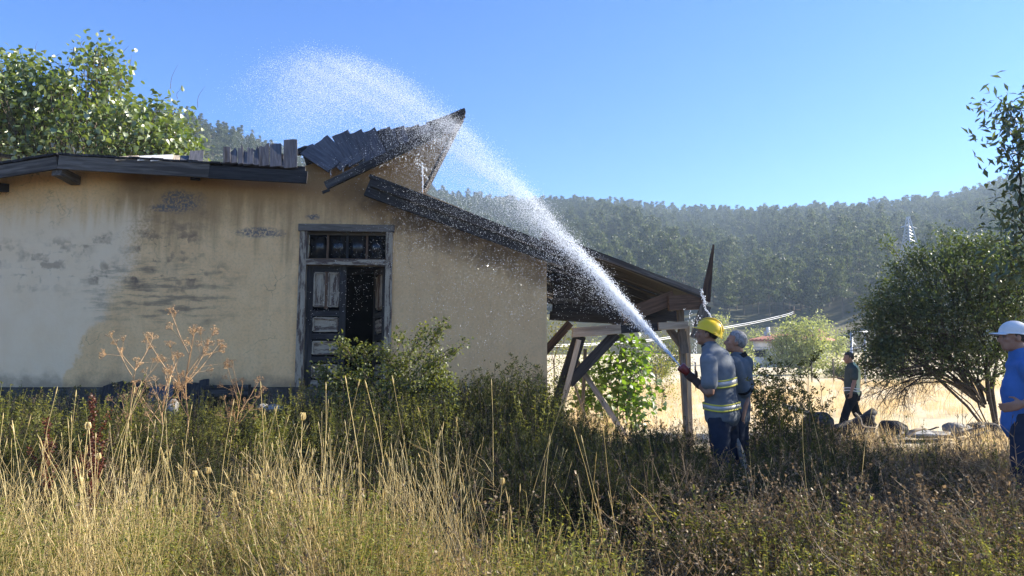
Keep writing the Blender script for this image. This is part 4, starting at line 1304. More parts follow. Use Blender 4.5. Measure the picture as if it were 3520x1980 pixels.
def walker():
    Y = 16.0
    b = gp(2925, Y)
    def q(px, py, dy=0.0): return rel(px, py, Y + dy, b)
    lat = unit(V3(-.15, -.99, 0))
    J = dict(pelvis=q(2927, 1352), chest=q(2929, 1280), neck=q(2924, 1252), head=q(2917, 1231))
    J['sh_l'] = J['chest'] + lat * .18 + V3(0, 0, .03); J['sh_r'] = J['chest'] - lat * .18 + V3(0, 0, .03)
    J['el_l'] = q(2937, 1312, -.22); J['wr_l'] = q(2926, 1347, -.24)
    J['el_r'] = q(2917, 1316, .2); J['wr_r'] = q(2895, 1303, .16)
    J['hp_l'] = J['pelvis'] + lat * .085 - V3(0, 0, .04); J['hp_r'] = J['pelvis'] - lat * .085 - V3(0, 0, .04)
    J['kn_l'] = q(2908, 1418, -.1); J['an_l'] = V3(J['kn_l'][0] - .12, -.1, .09)
    J['kn_r'] = q(2944, 1418, .1); J['an_r'] = V3(J['kn_r'][0] + .20, .1, .14)
    J['hand_l'] = (V3(-.15, 0, -1), V3(-.3, .9, 0), .7, 1, 1); J['hand_r'] = (V3(-1, 0, .15), V3(0, -.3, 1), .8, 1, 1)
    root, ax = person('person', b, J, lat, (-.98, .1), -.04, M['skin'],
                      'man in dark green shirt with pale lime back panel walking across the dry field')
    mb = MB()
    torso(mb, dict(pelvis=J['pelvis'], chest=J['pelvis'] + V3(0, 0, .06), neck=J['pelvis'] + V3(0, 0, .09)), lat, .004, -.08)
    for s in 'lr': leg(mb, J['hp_' + s], J['kn_' + s], J['an_' + s], .022)
    solid('trousers', mb, .015, M['black_cloth'], root, 6, .006, 9)
    for s in 'lr': shoe('shoe', J['an_' + s], (-1, 0), root, M['leather'])
    mb = MB()
    torso(mb, J, lat, .020, hem=.0, belly=.02)
    for s in 'lr': arm(mb, J['sh_' + s], J['el_' + s], J['wr_' + s], .016, .62)
    solid('shirt', mb, .014, M['green_shirt'], root, 6, .006, 8)
    mb = MB()
    J2 = {k_: (v + V3(.035, .0, 0) if isinstance(v, np.ndarray) else v) for k_, v in J.items()}
    torso(mb, J2, lat, .012, hem=.03)
    bp = solid('back_panel', mb, .014, M['hivis'], root, 5)
    up = unit(J['chest'] - J['pelvis'])
    for t_ in (.12, .24):
        ring_band('hem_stripe', interp(J['pelvis'], J['chest'], t_), lat, up, .192, .152, .022, M['white_cloth'], root)
    mb = MB(); limb(mb, [q(2955, 1350, -.02), q(2948, 1372, -.02)], [.045, .05], 12)
    solid('hip_pouch', mb, .012, M['leather'], root, 3)
    hair(root, J, ax, M['hair_dark'], .008, -.03)
walker()

def blue_man():
    Y = 6.2
    b = gp(3520, Y)
    def q(px, py, dy=0.0): return rel(px, py, Y + dy, b)
    lat = unit(V3(-.35, -.94, 0))
    J = dict(pelvis=q(3516, 1425), chest=q(3530, 1282), neck=q(3505, 1212), head=q(3483, 1160))
    J['sh_l'] = J['chest'] + lat * .18 + V3(-.02, 0, .03); J['sh_r'] = J['chest'] - lat * .18 + V3(0, 0, .03)
    J['el_l'] = q(3592, 1345, -.30); J['wr_l'] = q(3520, 1388, -.24)
    J['el_r'] = q(3575, 1340, .30); J['wr_r'] = q(3530, 1430, .2)
    J['hp_l'] = J['pelvis'] + lat * .09 - V3(0, 0, .04); J['hp_r'] = J['pelvis'] - lat * .09 - V3(0, 0, .04)
    J['kn_l'] = q(3512, 1600, -.12); J['an_l'] = V3(J['kn_l'][0] + .02, -.1, .09)
    J['kn_r'] = q(3536, 1600, .12); J['an_r'] = V3(J['kn_r'][0] + .04, .12, .09)
    J['hand_l'] = (V3(-.85, .35, -.25), V3(0, 1, .1), .35, 1.05, 1); J['hand_r'] = (V3(-.1, 0, -1), V3(-1, 0, 0), .6, 1, 1)
    root, ax = person('person', b, J, lat, (-.97, .22), .02, M['skin'],
                      'man in blue tee shirt and white cap with a hand on his hip')
    mb = MB()
    torso(mb, dict(pelvis=J['pelvis'], chest=J['pelvis'] + V3(0, 0, .06), neck=J['pelvis'] + V3(0, 0, .09)), lat, .004, -.08)
    for s in 'lr': leg(mb, J['hp_' + s], J['kn_' + s], J['an_' + s], .022)
    solid('trousers', mb, .013, M['navy'], root, 6, .008, 9)
    for s in 'lr': shoe('shoe', J['an_' + s], (-1, .2), root, M['leather'])
    mb = MB()
    torso(mb, J, lat, .026, hem=-.08, belly=.03)
    arm(mb, J['sh_l'], J['el_l'], J['wr_l'], .026, .72); arm(mb, J['sh_r'], J['el_r'], J['wr_r'], .026, .72)
    limb(mb, [J['neck'] - V3(0, 0, .06), J['neck'] - V3(0, 0, .015)], [.09, .072], 16)
    solid('tee_shirt', mb, .011, M['blue_tee'], root, 6, .010, 7, (1, 1, .7))
    hair(root, J, ax, M['hair_dark'], .006, -.04)
    hx = head_axes((-.97, .22), .06)
    hc = J['head'] + V3(-.006, 0, .040) @ hx
    cp = dome('cap', hc, hx, .112, .090, .098, M['white_cloth'], root, front_brim=.0, rim_drop=(.0, .02))
    mb = MB(); n = 14; V = []
    for k in range(n + 1):
        a = -1.15 + 2.3 * k / n
        r0 = V3(math.cos(a) * .108, math.sin(a) * .086, -.004)
        ext = .075 * math.cos(a * .95) ** .6
        r1 = V3(math.cos(a) * .108 + ext, math.sin(a) * .082, -.012 - .012 * abs(math.sin(a)))
        V += [r0, r1, r1 + V3(0, 0, -.004), r0 + V3(0, 0, -.005)]
    f = []
    for k in range(n):
        for c in range(4): f.append([k * 4 + c, (k + 1) * 4 + c, (k + 1) * 4 + (c + 1) % 4, k * 4 + (c + 1) % 4])
    mb.add(np.array(V) @ hx + hc, np.array(f)); mobj('visor', mb.mesh('visor', True), M['white_cloth'], cp)
    mb = MB(); ellipsoid(mb, hc + V3(-.108, 0, -.004) @ hx, hx, (.012, .030, .014)); mobj('cap_opening', mb.mesh('cap_opening', True), M['hair_dark'], cp)
blue_man()
# ------------------------------------------------------------------ trees and shrubs
def ltree(name, base, stems, blobs, label, cat, leafmat_, woodmat, n_clusters, leaves_per, leaf_L, leaf_W, sigma, kind='simple', seed=1, single_leaves=0,
          group=None, front=None, **k):
    """tree or shrub: coordinates relative to base; parts trunk and crown (> leaf)"""
    rng = np.random.default_rng(seed)
    root = empty(name, base, 0, label, cat, group)
    wb, (P, D, N, Ln, W), tg = tree_parts(rng, stems, blobs, n_clusters, leaves_per, leaf_L, leaf_W, sigma, kind, **k)
    mobj('trunk' if cat == 'tree' else 'branches', wb.mesh('branches', True), woodmat, root)
    mb = MB()
    single = np.zeros(len(P), bool)
    if single_leaves:
        score = P[:, 1] + (0 if front is None else np.array([front(p) for p in P])) + rng.uniform(0, .8, len(P))
        single[np.argsort(score)[:single_leaves]] = True
    add_leaves(mb, P[~single], D[~single], N[~single], Ln[~single], W[~single], rng, kind)
    crown = mobj('crown' if cat == 'tree' else 'foliage', mb.mesh('crown', True), leafmat_, root)
    if cat == 'tree' or len(P) > 600: crown['kind'] = 'stuff'
    if single_leaves:
        one = MB(); add_leaves(one, np.zeros((1, 3)), np.array([[1., 0, 0]]), np.array([[0, 0, 1.]]), 1.0, leaf_W / leaf_L, rng, kind, rnd=np.array([.3]))
        me = one.mesh('leaf', True); me.materials.append(leafmat_)
        for i in np.where(single)[0]:
            o = bpy.data.objects.new('leaf', me); COL.objects.link(o); o.parent = crown
            X = Vector(D[i]).normalized(); S = Vector(N[i]).cross(X).normalized(); U = X.cross(S)
            m = Matrix((X, S, U)).transposed().to_4x4() @ Matrix.Scale(Ln[i], 4); m.translation = Vector(P[i]); o.matrix_local = m
    return root

def rp(px, py, Y, base): return np.array(at(px, py, Y) - Vector(base))

# large-leaved tree behind the house
def left_tree():
    Y = 17.0
    b = gp(250, Y); b.z = .3
    def q(px, py, dy=0): return rp(px, py, Y + dy, b)
    s = 1 / 153.0
    blobs = [(q(330, 300), (.75, 1.3, .85)), (q(350, 220, -.1), (.38, .5, .55)), (q(60, 320), (1.0, 1.4, .75)), (q(90, 250), (.45, .7, .45)), (q(190, 400, -.2), (1.6, 1.5, .75)), (q(480, 450, -.3), (1.0, 1.2, .6)),
             (q(570, 400), (.42, .7, .42)), (q(600, 480, -.3), (.40, .8, .42)), (q(330, 500, -.6), (2.2, 1.3, .55)), (q(-150, 420), (1.6, 1.6, 1.3)), (q(650, 520, -.3), (.30, .5, .25))]
    st = [[V3(0, 0, -.3), V3(.05, 0, 1.5), V3(.0, .1, 3.0), V3(.2, 0, 4.4), q(330, 330)], [V3(0, 0, 1.2), V3(-.5, 0, 2.6), q(70, 340)], [V3(0, 0, 1.6), V3(.8, -.1, 3.2), q(520, 450)]]
    r = ltree('broadleaf_tree', b, st, blobs, 'leafy tree with large heart-shaped leaves rising behind the house roof', 'tree', M['leaf_big'], M['bark'], 620, 17, .120, .100, .17,
          'heart', 3, single_leaves=160, front=lambda p: 0 if p[2] > 2.9 else 9, rtip=.007, up=.12, droop=.75, shell=.5)
    # bare shoots above the crown
    rng = np.random.default_rng(8); mb = MB()
    for px, py, h in ((75, 175, 25), (125, 165, 28), (285, 150, 20), (215, 245, 35), (420, 175, 22), (445, 210, 25), (585, 260, 45), (610, 320, 20), (680, 330, 40), (15, 190, 18), (300, 480, 60), (345, 500, 60), (230, 530, 40), (180, 520, 35), (390, 470, 70), (155, 500, 50)):
        p = q(px, py + h, -1.0 if py > 400 else 0)
        tube(mb, catmull([p, p + V3(rng.normal() * .03, 0, h * s), p + V3(rng.normal() * .08 + .03, 0, 2 * h * s)], 3), np.linspace(.007, .002, 7), 3)
    mobj('bare_shoots', mb.mesh('bare_shoots'), M['bark'], r)
left_tree()

# lance-leaved tree beside the path, most of it beyond the right edge
def right_tree():
    b = Vector((9.3, 10.2, float(gz(9.3, 10.2))))
    Y = 10.0
    def q(px, py, dy=0): return rp(px, py, Y + dy, b)
    blobs = [(V3(0, 0, 4.0), (2.0, 2.2, 1.6)), (V3(-.8, -.2, 4.9), (1.3, 1.4, .9)), (V3(1.0, .5, 4.8), (1.6, 1.8, 1.1)), (V3(-.8, 0, 2.9), (1.2, 1.5, .8)), (V3(.3, -1.6, 3.6), (1.4, 1.2, 1.1)), (V3(.2, -2.6, 3.3), (1.2, 1.0, 1.0)), (V3(-1.9, -3.2, 4.2), (1.5, 1.6, 1.3)), (V3(.6, -3.4, 4.6), (1.8, 1.8, 1.3)), (V3(1.5, -.5, 5.6), (2.2, 2.4, 1.2))]
    rng = np.random.default_rng(41)
    tg = in_blobs(rng, blobs, 520, .35)
    # keep the frame edge clear except for the branches the photograph shows
    keep = []
    for t in tg:
        w = t + np.array(b); keep.append(w[0] - .35 > w[1] * 1760 / 2600)
    tg = tg[np.array(keep)]
    vis = [q(3452, 350), q(3470, 380), q(3500, 365), q(3440, 402), q(3490, 410), q(3450, 425), q(3470, 440), q(3515, 395), q(3445, 490), q(3480, 495), q(3510, 500), q(3470, 525), q(3500, 540), q(3495, 590), q(3510, 620), q(3490, 640),
           q(3510, 680), q(3480, 700), q(3505, 730), q(3475, 755), q(3500, 780), q(3480, 800), q(3500, 830), q(3455, 870), q(3500, 870), q(3470, 900), q(3515, 900), q(3490, 940), q(3450, 960)]
    tg = np.concatenate([tg, np.array(vis)])
    st = [[V3(0, 0, -.2), V3(.05, 0, 1.0), V3(-.05, .05, 2.2), V3(0, 0, 3.6), V3(-.3, 0, 4.8)]]
    root = ltree('lance_leaved_tree', b, st, blobs, 'tall tree with drooping lance-shaped leaves overhanging the man in the white cap', 'tree', M['leaf_lance'], M['bark'], 0, 20, .14, .055, .20,
                 'simple', 42, single_leaves=0, targets=tg, rtip=.006, up=.05, droop=.7, shell=.45, twig_leaves=6)
    # the big leaves on the branches in view, one by one
    rng = np.random.default_rng(43)
    crown = [c for c in root.children if c.name.startswith('crown')][0]
    one = MB(); add_leaves(one, np.zeros((1, 3)), np.array([[1., 0, 0]]), np.array([[0, 0, 1.]]), 1.0, .34, rng, 'simple', rnd=np.array([.3]))
    me = one.mesh('leaf', True); me.materials.append(M['leaf_lance'])
    for v in vis:
        for _ in range(6):
            X = Vector(rand_dirs(rng, 1)[0] + np.array([-.5, 0, -.6])).normalized(); S = Vector(rand_dirs(rng, 1)[0]).cross(X).normalized(); U = X.cross(S)
            o = bpy.data.objects.new('leaf', me); COL.objects.link(o); o.parent = crown
            m = Matrix((X, S, U)).transposed().to_4x4() @ Matrix.Scale(rng.uniform(.11, .17), 4); m.translation = Vector(v + rng.normal(size=3) * .07); o.matrix_local = m
right_tree()

# spreading thorn bush with bare arching twigs underneath
def thorn_bush():
    Y = 16.2
    b = gp(3400, Y)
    def q(px, py, dy=0): return rp(px, py, Y + dy, b)
    blobs = [(q(3200, 990), (.9, 1.2, .75)), (q(3330, 930), (1.0, 1.3, .8)), (q(3090, 1040), (.65, 1.0, .5)), (q(3240, 1110), (1.5, 1.3, .55)), (q(3050, 1130), (.5, .8, .55)), (q(3010, 1060), (.35, .5, .3)), (q(3420, 1030), (1.0, 1.3, 1.0)),
             (q(3130, 1225), (1.0, 1.1, .45)), (q(3030, 1270), (.4, .7, .22)), (q(3000, 1000), (.18, .3, .15)), (q(3080, 930), (.25, .3, .18)), (q(3060, 840), (.14, .2, .10)), (q(3260, 810), (.25, .3, .2)), (q(3330, 870), (.45, .7, .4)), (q(3030, 1210), (.35, .6, .35)), (q(3540, 1000), (1.0, 1.3, 1.1)), (q(3180, 880), (.4, .6, .25)), (q(3440, 850), (.5, .7, .5)), (q(3250, 1190), (1.3, 1.0, .35)), (q(3360, 1230), (.8, .9, .5)), (q(3000, 1160), (.4, .6, .4)), (q(2985, 1240), (.25, .5, .2))]
    st = [[V3(0, 0, -.1), V3(-.25, 0, .5), q(3300, 1200), q(3250, 1100)], [V3(.03, .1, -.1), V3(-.45, .1, .55), q(3200, 1280, .2), q(3100, 1200, .2)], [V3(.02, -.1, -.1), V3(-.1, -.1, .8), q(3380, 1100, -.2), q(3330, 960, -.2)],
          [V3(.1, 0, -.1), V3(.1, .1, .9), q(3450, 1100, .2), q(3450, 980, .2)], [V3(-.02, -.05, -.1), V3(-.55, -.2, .6), q(3180, 1260, -.4), q(3060, 1240, -.5)]]
    root = ltree('thorn_bush', b, st, blobs, 'spreading green bush with bare arching twigs beneath, beyond the burned rubble', 'bush', M['leaf_bush'], M['darkbark'], 1150, 32, .064, .044, .12, 'simple', 21,
                 rtip=.0042, rpow=.40, up=.18, droop=.1, shell=.35, twig_leaves=6, nside=6)
    # fine bare twigs hanging below the crown
    rng = np.random.default_rng(22); mb = MB()
    stems = [(q(3370, 1385), q(3250, 1260), q(3080, 1250), q(2960, 1310)), (q(3360, 1370), q(3200, 1280), q(3050, 1300), q(2990, 1370)), (q(3350, 1350), q(3220, 1230), q(3060, 1210), q(2940, 1250)), (q(3375, 1380), q(3290, 1240), q(3160, 1180), q(3020, 1190)),
             (q(3385, 1400), q(3290, 1310), q(3160, 1300), q(3060, 1370)), (q(3390, 1390), q(3330, 1240), q(3250, 1150), q(3140, 1130)), (q(3395, 1380), q(3370, 1230), q(3330, 1130), q(3290, 1060)), (q(3400, 1390), q(3410, 1230), q(3400, 1120), q(3400, 1040)),
             (q(3385, 1390), q(3310, 1290), q(3200, 1250), q(3100, 1290)), (q(3380, 1370), q(3250, 1290), q(3130, 1330), q(3080, 1400))]
    for k in range(26):
        s0 = stems[k % len(stems)]
        j = rng.normal(size=3) * .10
        P = catmull([p + j * i / 2.0 + np.array([0, rng.normal() * .15 * i, 0]) for i, p in enumerate(s0)], 6)
        tube(mb, P, np.linspace(.022, .005, len(P)), 5)
        for _ in range(26):
            i = rng.integers(5, len(P) - 1)
            d = unit(P[i + 1] - P[i]) * .4 + rand_dirs(rng, 1)[0] * .75 + V3(0, 0, -.25)
            ln = rng.uniform(.2, .75)
            e = P[i] + d * ln
            Q = catmull([P[i], P[i] + d * ln * .5 + V3(0, 0, .05), e + V3(0, 0, -.12 * ln)], 3)
            tube(mb, Q, np.linspace(.0055, .0022, len(Q)), 3)
            for _ in range(3):
                a = Q[rng.integers(2, len(Q))]; c = a + rand_dirs(rng, 1)[0] * rng.uniform(.08, .25)
                tube(mb, np.array([a, (a + c) / 2 + V3(0, 0, .01), c]), [.0028, .0022, .0016], 3)
    mobj('bare_twigs', mb.mesh('bare_twigs'), M['darkbark'], root)
thorn_bush()

# shrub in front of the door
def door_shrub():
    Y = 9.6
    b = gp(1330, Y)
    def q(px, py, dy=0): return rp(px, py, Y + dy, b)
    arms = [[(1330, 1440), (1350, 1330), (1400, 1260), (1420, 1190), (1465, 1120)], [(1335, 1440), (1330, 1330), (1390, 1230), (1360, 1140)], [(1330, 1440), (1290, 1330), (1230, 1260), (1180, 1205), (1160, 1175)], [(1325, 1440), (1270, 1350), (1200, 1310), (1120, 1275), (1100, 1285)],
            [(1340, 1440), (1390, 1350), (1450, 1260), (1500, 1240), (1590, 1185)], [(1340, 1440), (1420, 1360), (1510, 1300), (1545, 1330)], [(1330, 1440), (1270, 1320), (1250, 1220), (1262, 1195)], [(1338, 1440), (1370, 1330), (1440, 1230), (1500, 1150), (1520, 1115)], [(1338, 1440), (1360, 1320), (1340, 1250), (1310, 1195)],
            [(1350, 1440), (1440, 1330), (1495, 1290), (1520, 1235)], [(1325, 1450), (1240, 1370), (1160, 1330), (1090, 1330)], [(1330, 1440), (1330, 1300), (1330, 1230)]]
    rng = np.random.default_rng(5)
    stems, tg = [], []
    for a in arms:
        dy = rng.uniform(-.5, .3)
        P = [q(p[0], p[1], dy * i / 3) for i, p in enumerate(a)]
        stems.append([np.asarray(p) for p in catmull(P, 3)])
        C = catmull(P, 10)
        for i in range(int(len(C) * .35), len(C), 1):
            tg.append(C[i] + rng.normal(size=3) * np.array([.055, .06, .055]) * (1.6 - i / len(C)))
    for _ in range(170):
        tg.append(q(rng.uniform(1140, 1570), rng.uniform(1270, 1440), rng.uniform(-.5, .4)))
    ltree('flowering_shrub', b, stems, [], 'straggly green shrub with arching branches growing in front of the broken door', 'shrub', M['leaf_small'], M['bark'], 0, 15, .046, .030, .055, 'simple', 6, targets=np.array(tg), rtip=.003, rpow=.36, up=.05, droop=.0, twig_leaves=2, segs=3)
door_shrub()

# broad-leaved plant seen through the porch
def porch_plant():
    Y = 15.2
    b = gp(2120, Y)
    def q(px, py, dy=0): return rp(px, py, Y + dy, b)
    blobs = [(q(2160, 1210), (.38, .6, .36)), (q(2130, 1290), (.75, .7, .42)), (q(2060, 1300), (.5, .6, .36)), (q(2190, 1330), (.4, .6, .45)), (q(2080, 1380), (.7, .7, .38)), (q(2160, 1160), (.22, .4, .18)), (q(2140, 1430), (.8, .7, .4))]
    st = [[V3(0, 0, -.1), V3(0, 0, .6), q(2130, 1300)], [V3(.1, 0, -.1), V3(.25, 0, .6), q(2170, 1250)], [V3(-.1, 0, -.1), V3(-.3, 0, .5), q(2060, 1320)]]
    ltree('climbing_vine_bush', b, st, blobs, 'bright green broad-leaved bush glowing in the sun under the porch', 'bush', M['leaf_vine'], M['bark'], 150, 9, .11, .10, .12, 'heart', 31, rtip=.005, droop=.5, single_leaves=60)
porch_plant()
def small_bush(px, Y, top_py, w, seed, label, mat, n=70, leaf=.05, name='wild_bush', group=None):
    b = gp(px, Y)
    h = float((at(px, top_py, Y) - b).z)
    blobs = [(V3(0, 0, h * .55), (w, w * .8, h * .45)), (V3(w * .5, 0, h * .4), (w * .6, w * .6, h * .35)), (V3(-w * .5, .1, h * .45), (w * .6, w * .6, h * .38)), (V3(w * .1, 0, h * .8), (w * .5, w * .5, h * .2))]
    st = [[V3(0, 0, -.1), V3(0, 0, h * .3), V3(0, 0, h * .55)], [V3(.05, 0, -.1), V3(w * .3, 0, h * .3), V3(w * .45, 0, h * .5)], [V3(-.05, 0, -.1), V3(-w * .3, 0, h * .3), V3(-w * .45, 0, h * .5)]]
    return ltree(name, b, st, blobs, label, 'bush', mat, M['bark'], n, 14, leaf, leaf * .6, leaf * 3.2, 'simple', seed, rtip=.004 * max(1, h / 2), shell=.3, droop=.2, group=group)
small_bush(1905, 19.0, 1075, .75, 51, 'dull green bush beside the leaning porch timbers', M['leaf_small'], 110, .06)
small_bush(2260, 24.0, 1215, .55, 52, 'feathery young pine-like bush behind the broad-leaved bush', M['weed'], 80, .07)
small_bush(2020, 26.0, 1160, 1.1, 53, 'round scrubby bush far behind the porch', M['leaf_far'], 110, .09)

for k, (px, Y, top, w) in enumerate(((1690, 9.9, 1300, .34), (1755, 9.6, 1275, .36), (1830, 9.9, 1290, .36), (1610, 9.7, 1335, .3), (1860, 9.2, 1350, .3))):
    small_bush(px, Y, top, w, 80 + k, 'dense dark bushy weed growing against the house corner', M['weed_shade_dark'], 130, .038, 'bushy_weed', 'dark bushy weeds at the house corner')

# distant round trees and hedges
def far_tree(px, Y, top_py, base_py, w_px, seed, label, n=140, leaf=.28, mat='leaf_far', name='round_tree', group=None):
    b = gp(px, Y)
    h = float((at(px, top_py, Y) - b).z); w = w_px / FPX * Y / 2
    blobs = [(V3(0, 0, h * .62), (w * .75, w * .75, h * .38)), (V3(-w * .45, 0, h * .42), (w * .55, w * .6, h * .28)), (V3(w * .45, 0, h * .42), (w * .55, w * .6, h * .30)), (V3(0, -.1 * w, h * .3), (w * .95, w * .8, h * .22)), (V3(w * .1, 0, h * .85), (w * .35, w * .35, h * .14))]
    st = [[V3(0, 0, -.2), V3(0, 0, h * .2), V3(0, 0, h * .5)], [V3(0, 0, h * .1), V3(w * .3, 0, h * .35)], [V3(0, 0, h * .1), V3(-w * .3, 0, h * .35)]]
    return ltree(name, b, st, blobs, label, 'tree', M[mat], M['bark'], n, 22, leaf, leaf * .6, leaf * 1.9, 'simple', seed, rtip=.02, shell=.55, droop=.2, group=group)
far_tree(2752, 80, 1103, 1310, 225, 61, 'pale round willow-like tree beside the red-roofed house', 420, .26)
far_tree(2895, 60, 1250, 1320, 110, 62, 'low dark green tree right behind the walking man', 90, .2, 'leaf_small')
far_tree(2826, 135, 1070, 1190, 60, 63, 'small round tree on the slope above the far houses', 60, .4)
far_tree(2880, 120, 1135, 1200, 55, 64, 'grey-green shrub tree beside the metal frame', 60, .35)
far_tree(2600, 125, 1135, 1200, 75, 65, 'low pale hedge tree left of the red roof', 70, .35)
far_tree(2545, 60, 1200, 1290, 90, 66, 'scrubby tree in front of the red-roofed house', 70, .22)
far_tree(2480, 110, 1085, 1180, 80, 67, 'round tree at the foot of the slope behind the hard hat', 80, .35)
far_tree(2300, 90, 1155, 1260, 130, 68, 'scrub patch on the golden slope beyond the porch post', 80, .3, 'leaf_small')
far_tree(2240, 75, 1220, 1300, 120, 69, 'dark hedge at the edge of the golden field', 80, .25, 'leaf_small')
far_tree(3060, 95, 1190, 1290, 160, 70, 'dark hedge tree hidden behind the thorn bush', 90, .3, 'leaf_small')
# ------------------------------------------------------------------ weeds and grass
def pmesh(fn, seed, mats):
    rng = np.random.default_rng(seed); mb = MB(); fn(mb, rng)
    me = mb.mesh(fn.__name__)
    for m in mats: me.materials.append(M[m])
    return me

def blade(mb, rng, p, h, w, lean, mi=0, n=4):
    a = rng.uniform(0, 6.283); d = V3(math.cos(a), math.sin(a), 0); s = V3(-math.sin(a), math.cos(a), 0)
    t = np.linspace(0, 1, n)
    C = p + np.outer(t, V3(0, 0, h)) + np.outer(t ** 2.2, d * lean) - np.outer(t ** 3, V3(0, 0, lean * .35))
    W = w * (1 - t ** 1.5 * .92)
    V = np.stack([C - s * W[:, None] / 2, C + s * W[:, None] / 2], 1).reshape(-1, 3)
    i = np.arange(n - 1) * 2
    mb.add(V, np.stack([i, i + 1, i + 3, i + 2], 1), rng.random(), mi)

def stalk(mb, rng, p, h, lean, r=.0021, mi=0, headed=True):
    a = rng.uniform(0, 6.283); d = V3(math.cos(a), math.sin(a), 0)
    t = np.linspace(0, 1, 6)
    C = p + np.outer(t, V3(0, 0, h)) + np.outer(t ** 1.6, d * lean) + rng.normal(size=(6, 3)) * .004
    rn = rng.random()
    tube(mb, C, np.linspace(r, r * .5, 6), 3, rnd=rn, mi=mi)
    if headed:
        e = C[-1]; dd = unit(C[-1] - C[-2]); ln = rng.uniform(.03, .09)
        tube(mb, np.array([e, e + dd * ln * .25, e + dd * ln * .6, e + dd * ln]), np.array([.0009, .0028, .0024, .0007]) * rng.uniform(.7, 1.3), 4, rnd=rn, mi=mi)
    return C

def dry_tuft(mb, rng):
    for _ in range(46):
        p = V3(rng.normal() * .10, rng.normal() * .10, -.02)
        blade(mb, rng, p, rng.uniform(.25, .62), rng.uniform(.003, .0055), rng.uniform(.05, .32), 0)
    for _ in range(7):
        stalk(mb, rng, V3(rng.normal() * .10, rng.normal() * .10, -.02), rng.uniform(.45, .8), rng.uniform(.03, .25), .0014)

def stalk_clump(mb, rng):
    for _ in range(9):
        stalk(mb, rng, V3(rng.normal() * .09, rng.normal() * .09, -.02), rng.uniform(.65, 1.12), rng.uniform(.02, .22), .0020)
    for _ in range(14):
        blade(mb, rng, V3(rng.normal() * .09, rng.normal() * .09, -.02), rng.uniform(.3, .65), .005, rng.uniform(.1, .35))

def green_weed(mb, rng):
    for k in range(5):
        a = rng.uniform(0, 6.283); p = V3(rng.normal() * .05, rng.normal() * .05, -.02)
        h = rng.uniform(.45, .85)
        t = np.linspace(0, 1, 6)
        C = p + np.outer(t, V3(0, 0, h)) + np.outer(t ** 1.5, V3(math.cos(a), math.sin(a), 0) * rng.uniform(.05, .25))
        tube(mb, C, np.linspace(.0035, .0012, 6), 3, mi=0, rnd=.5)
        n = 52
        f = rng.uniform(.12, 1, n); i = np.clip((f * 5).astype(int), 0, 4); g = (f * 5 - i)[:, None]
        P = C[i] * (1 - g) + C[i + 1] * g
        D = rand_dirs(rng, n); D[:, 2] = np.abs(D[:, 2]) * .6 + .1
        # short side twigs carry the leaves away from the stem
        off = rng.uniform(.0, .10, n)[:, None] * (1.15 - f)[:, None]
        add_leaves(mb, P + D * off, D, rand_dirs(rng, n) + V3(0, 0, 1), rng.uniform(.025, .055, n) * (1.2 - f * .5), rng.uniform(.008, .018, n), rng, 'simple', 1)

def leafy_herb(mb, rng):
    for k in range(6):
        a = rng.uniform(0, 6.283); p = V3(rng.normal() * .06, rng.normal() * .06, -.02); h = rng.uniform(.5, .95)
        t = np.linspace(0, 1, 7)
        C = p + np.outer(t, V3(0, 0, h)) + np.outer(t ** 1.5, V3(math.cos(a), math.sin(a), 0) * rng.uniform(.05, .22))
        tube(mb, C, np.linspace(.004, .0013, 7), 3, mi=0, rnd=.4)
        n = 56
        f = rng.uniform(.15, 1, n); i = np.clip((f * 6).astype(int), 0, 5); g = (f * 6 - i)[:, None]
        D = rand_dirs(rng, n); D[:, 2] = D[:, 2] * .4 + .25
        add_leaves(mb, C[i] * (1 - g) + C[i + 1] * g, D, rand_dirs(rng, n) * .5 + V3(0, 0, 1), rng.uniform(.03, .065, n) * (1.2 - f * .6), rng.uniform(.010, .021, n), rng, 'simple', 1)

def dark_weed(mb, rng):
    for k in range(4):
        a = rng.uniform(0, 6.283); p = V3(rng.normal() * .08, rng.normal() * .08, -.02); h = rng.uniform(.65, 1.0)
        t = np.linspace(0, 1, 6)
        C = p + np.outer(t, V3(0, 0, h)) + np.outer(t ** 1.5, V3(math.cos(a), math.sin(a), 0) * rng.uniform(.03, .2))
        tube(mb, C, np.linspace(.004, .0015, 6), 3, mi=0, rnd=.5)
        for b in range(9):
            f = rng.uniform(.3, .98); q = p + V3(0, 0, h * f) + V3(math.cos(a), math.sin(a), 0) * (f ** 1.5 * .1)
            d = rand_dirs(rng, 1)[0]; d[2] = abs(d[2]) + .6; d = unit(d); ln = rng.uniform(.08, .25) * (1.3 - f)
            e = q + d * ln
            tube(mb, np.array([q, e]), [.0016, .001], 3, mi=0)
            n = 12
            add_leaves(mb, q + np.outer(rng.random(n), e - q), rand_dirs(rng, n) + d * .8, rand_dirs(rng, n), rng.uniform(.02, .04, n), rng.uniform(.006, .012, n), rng, 'simple', 1)

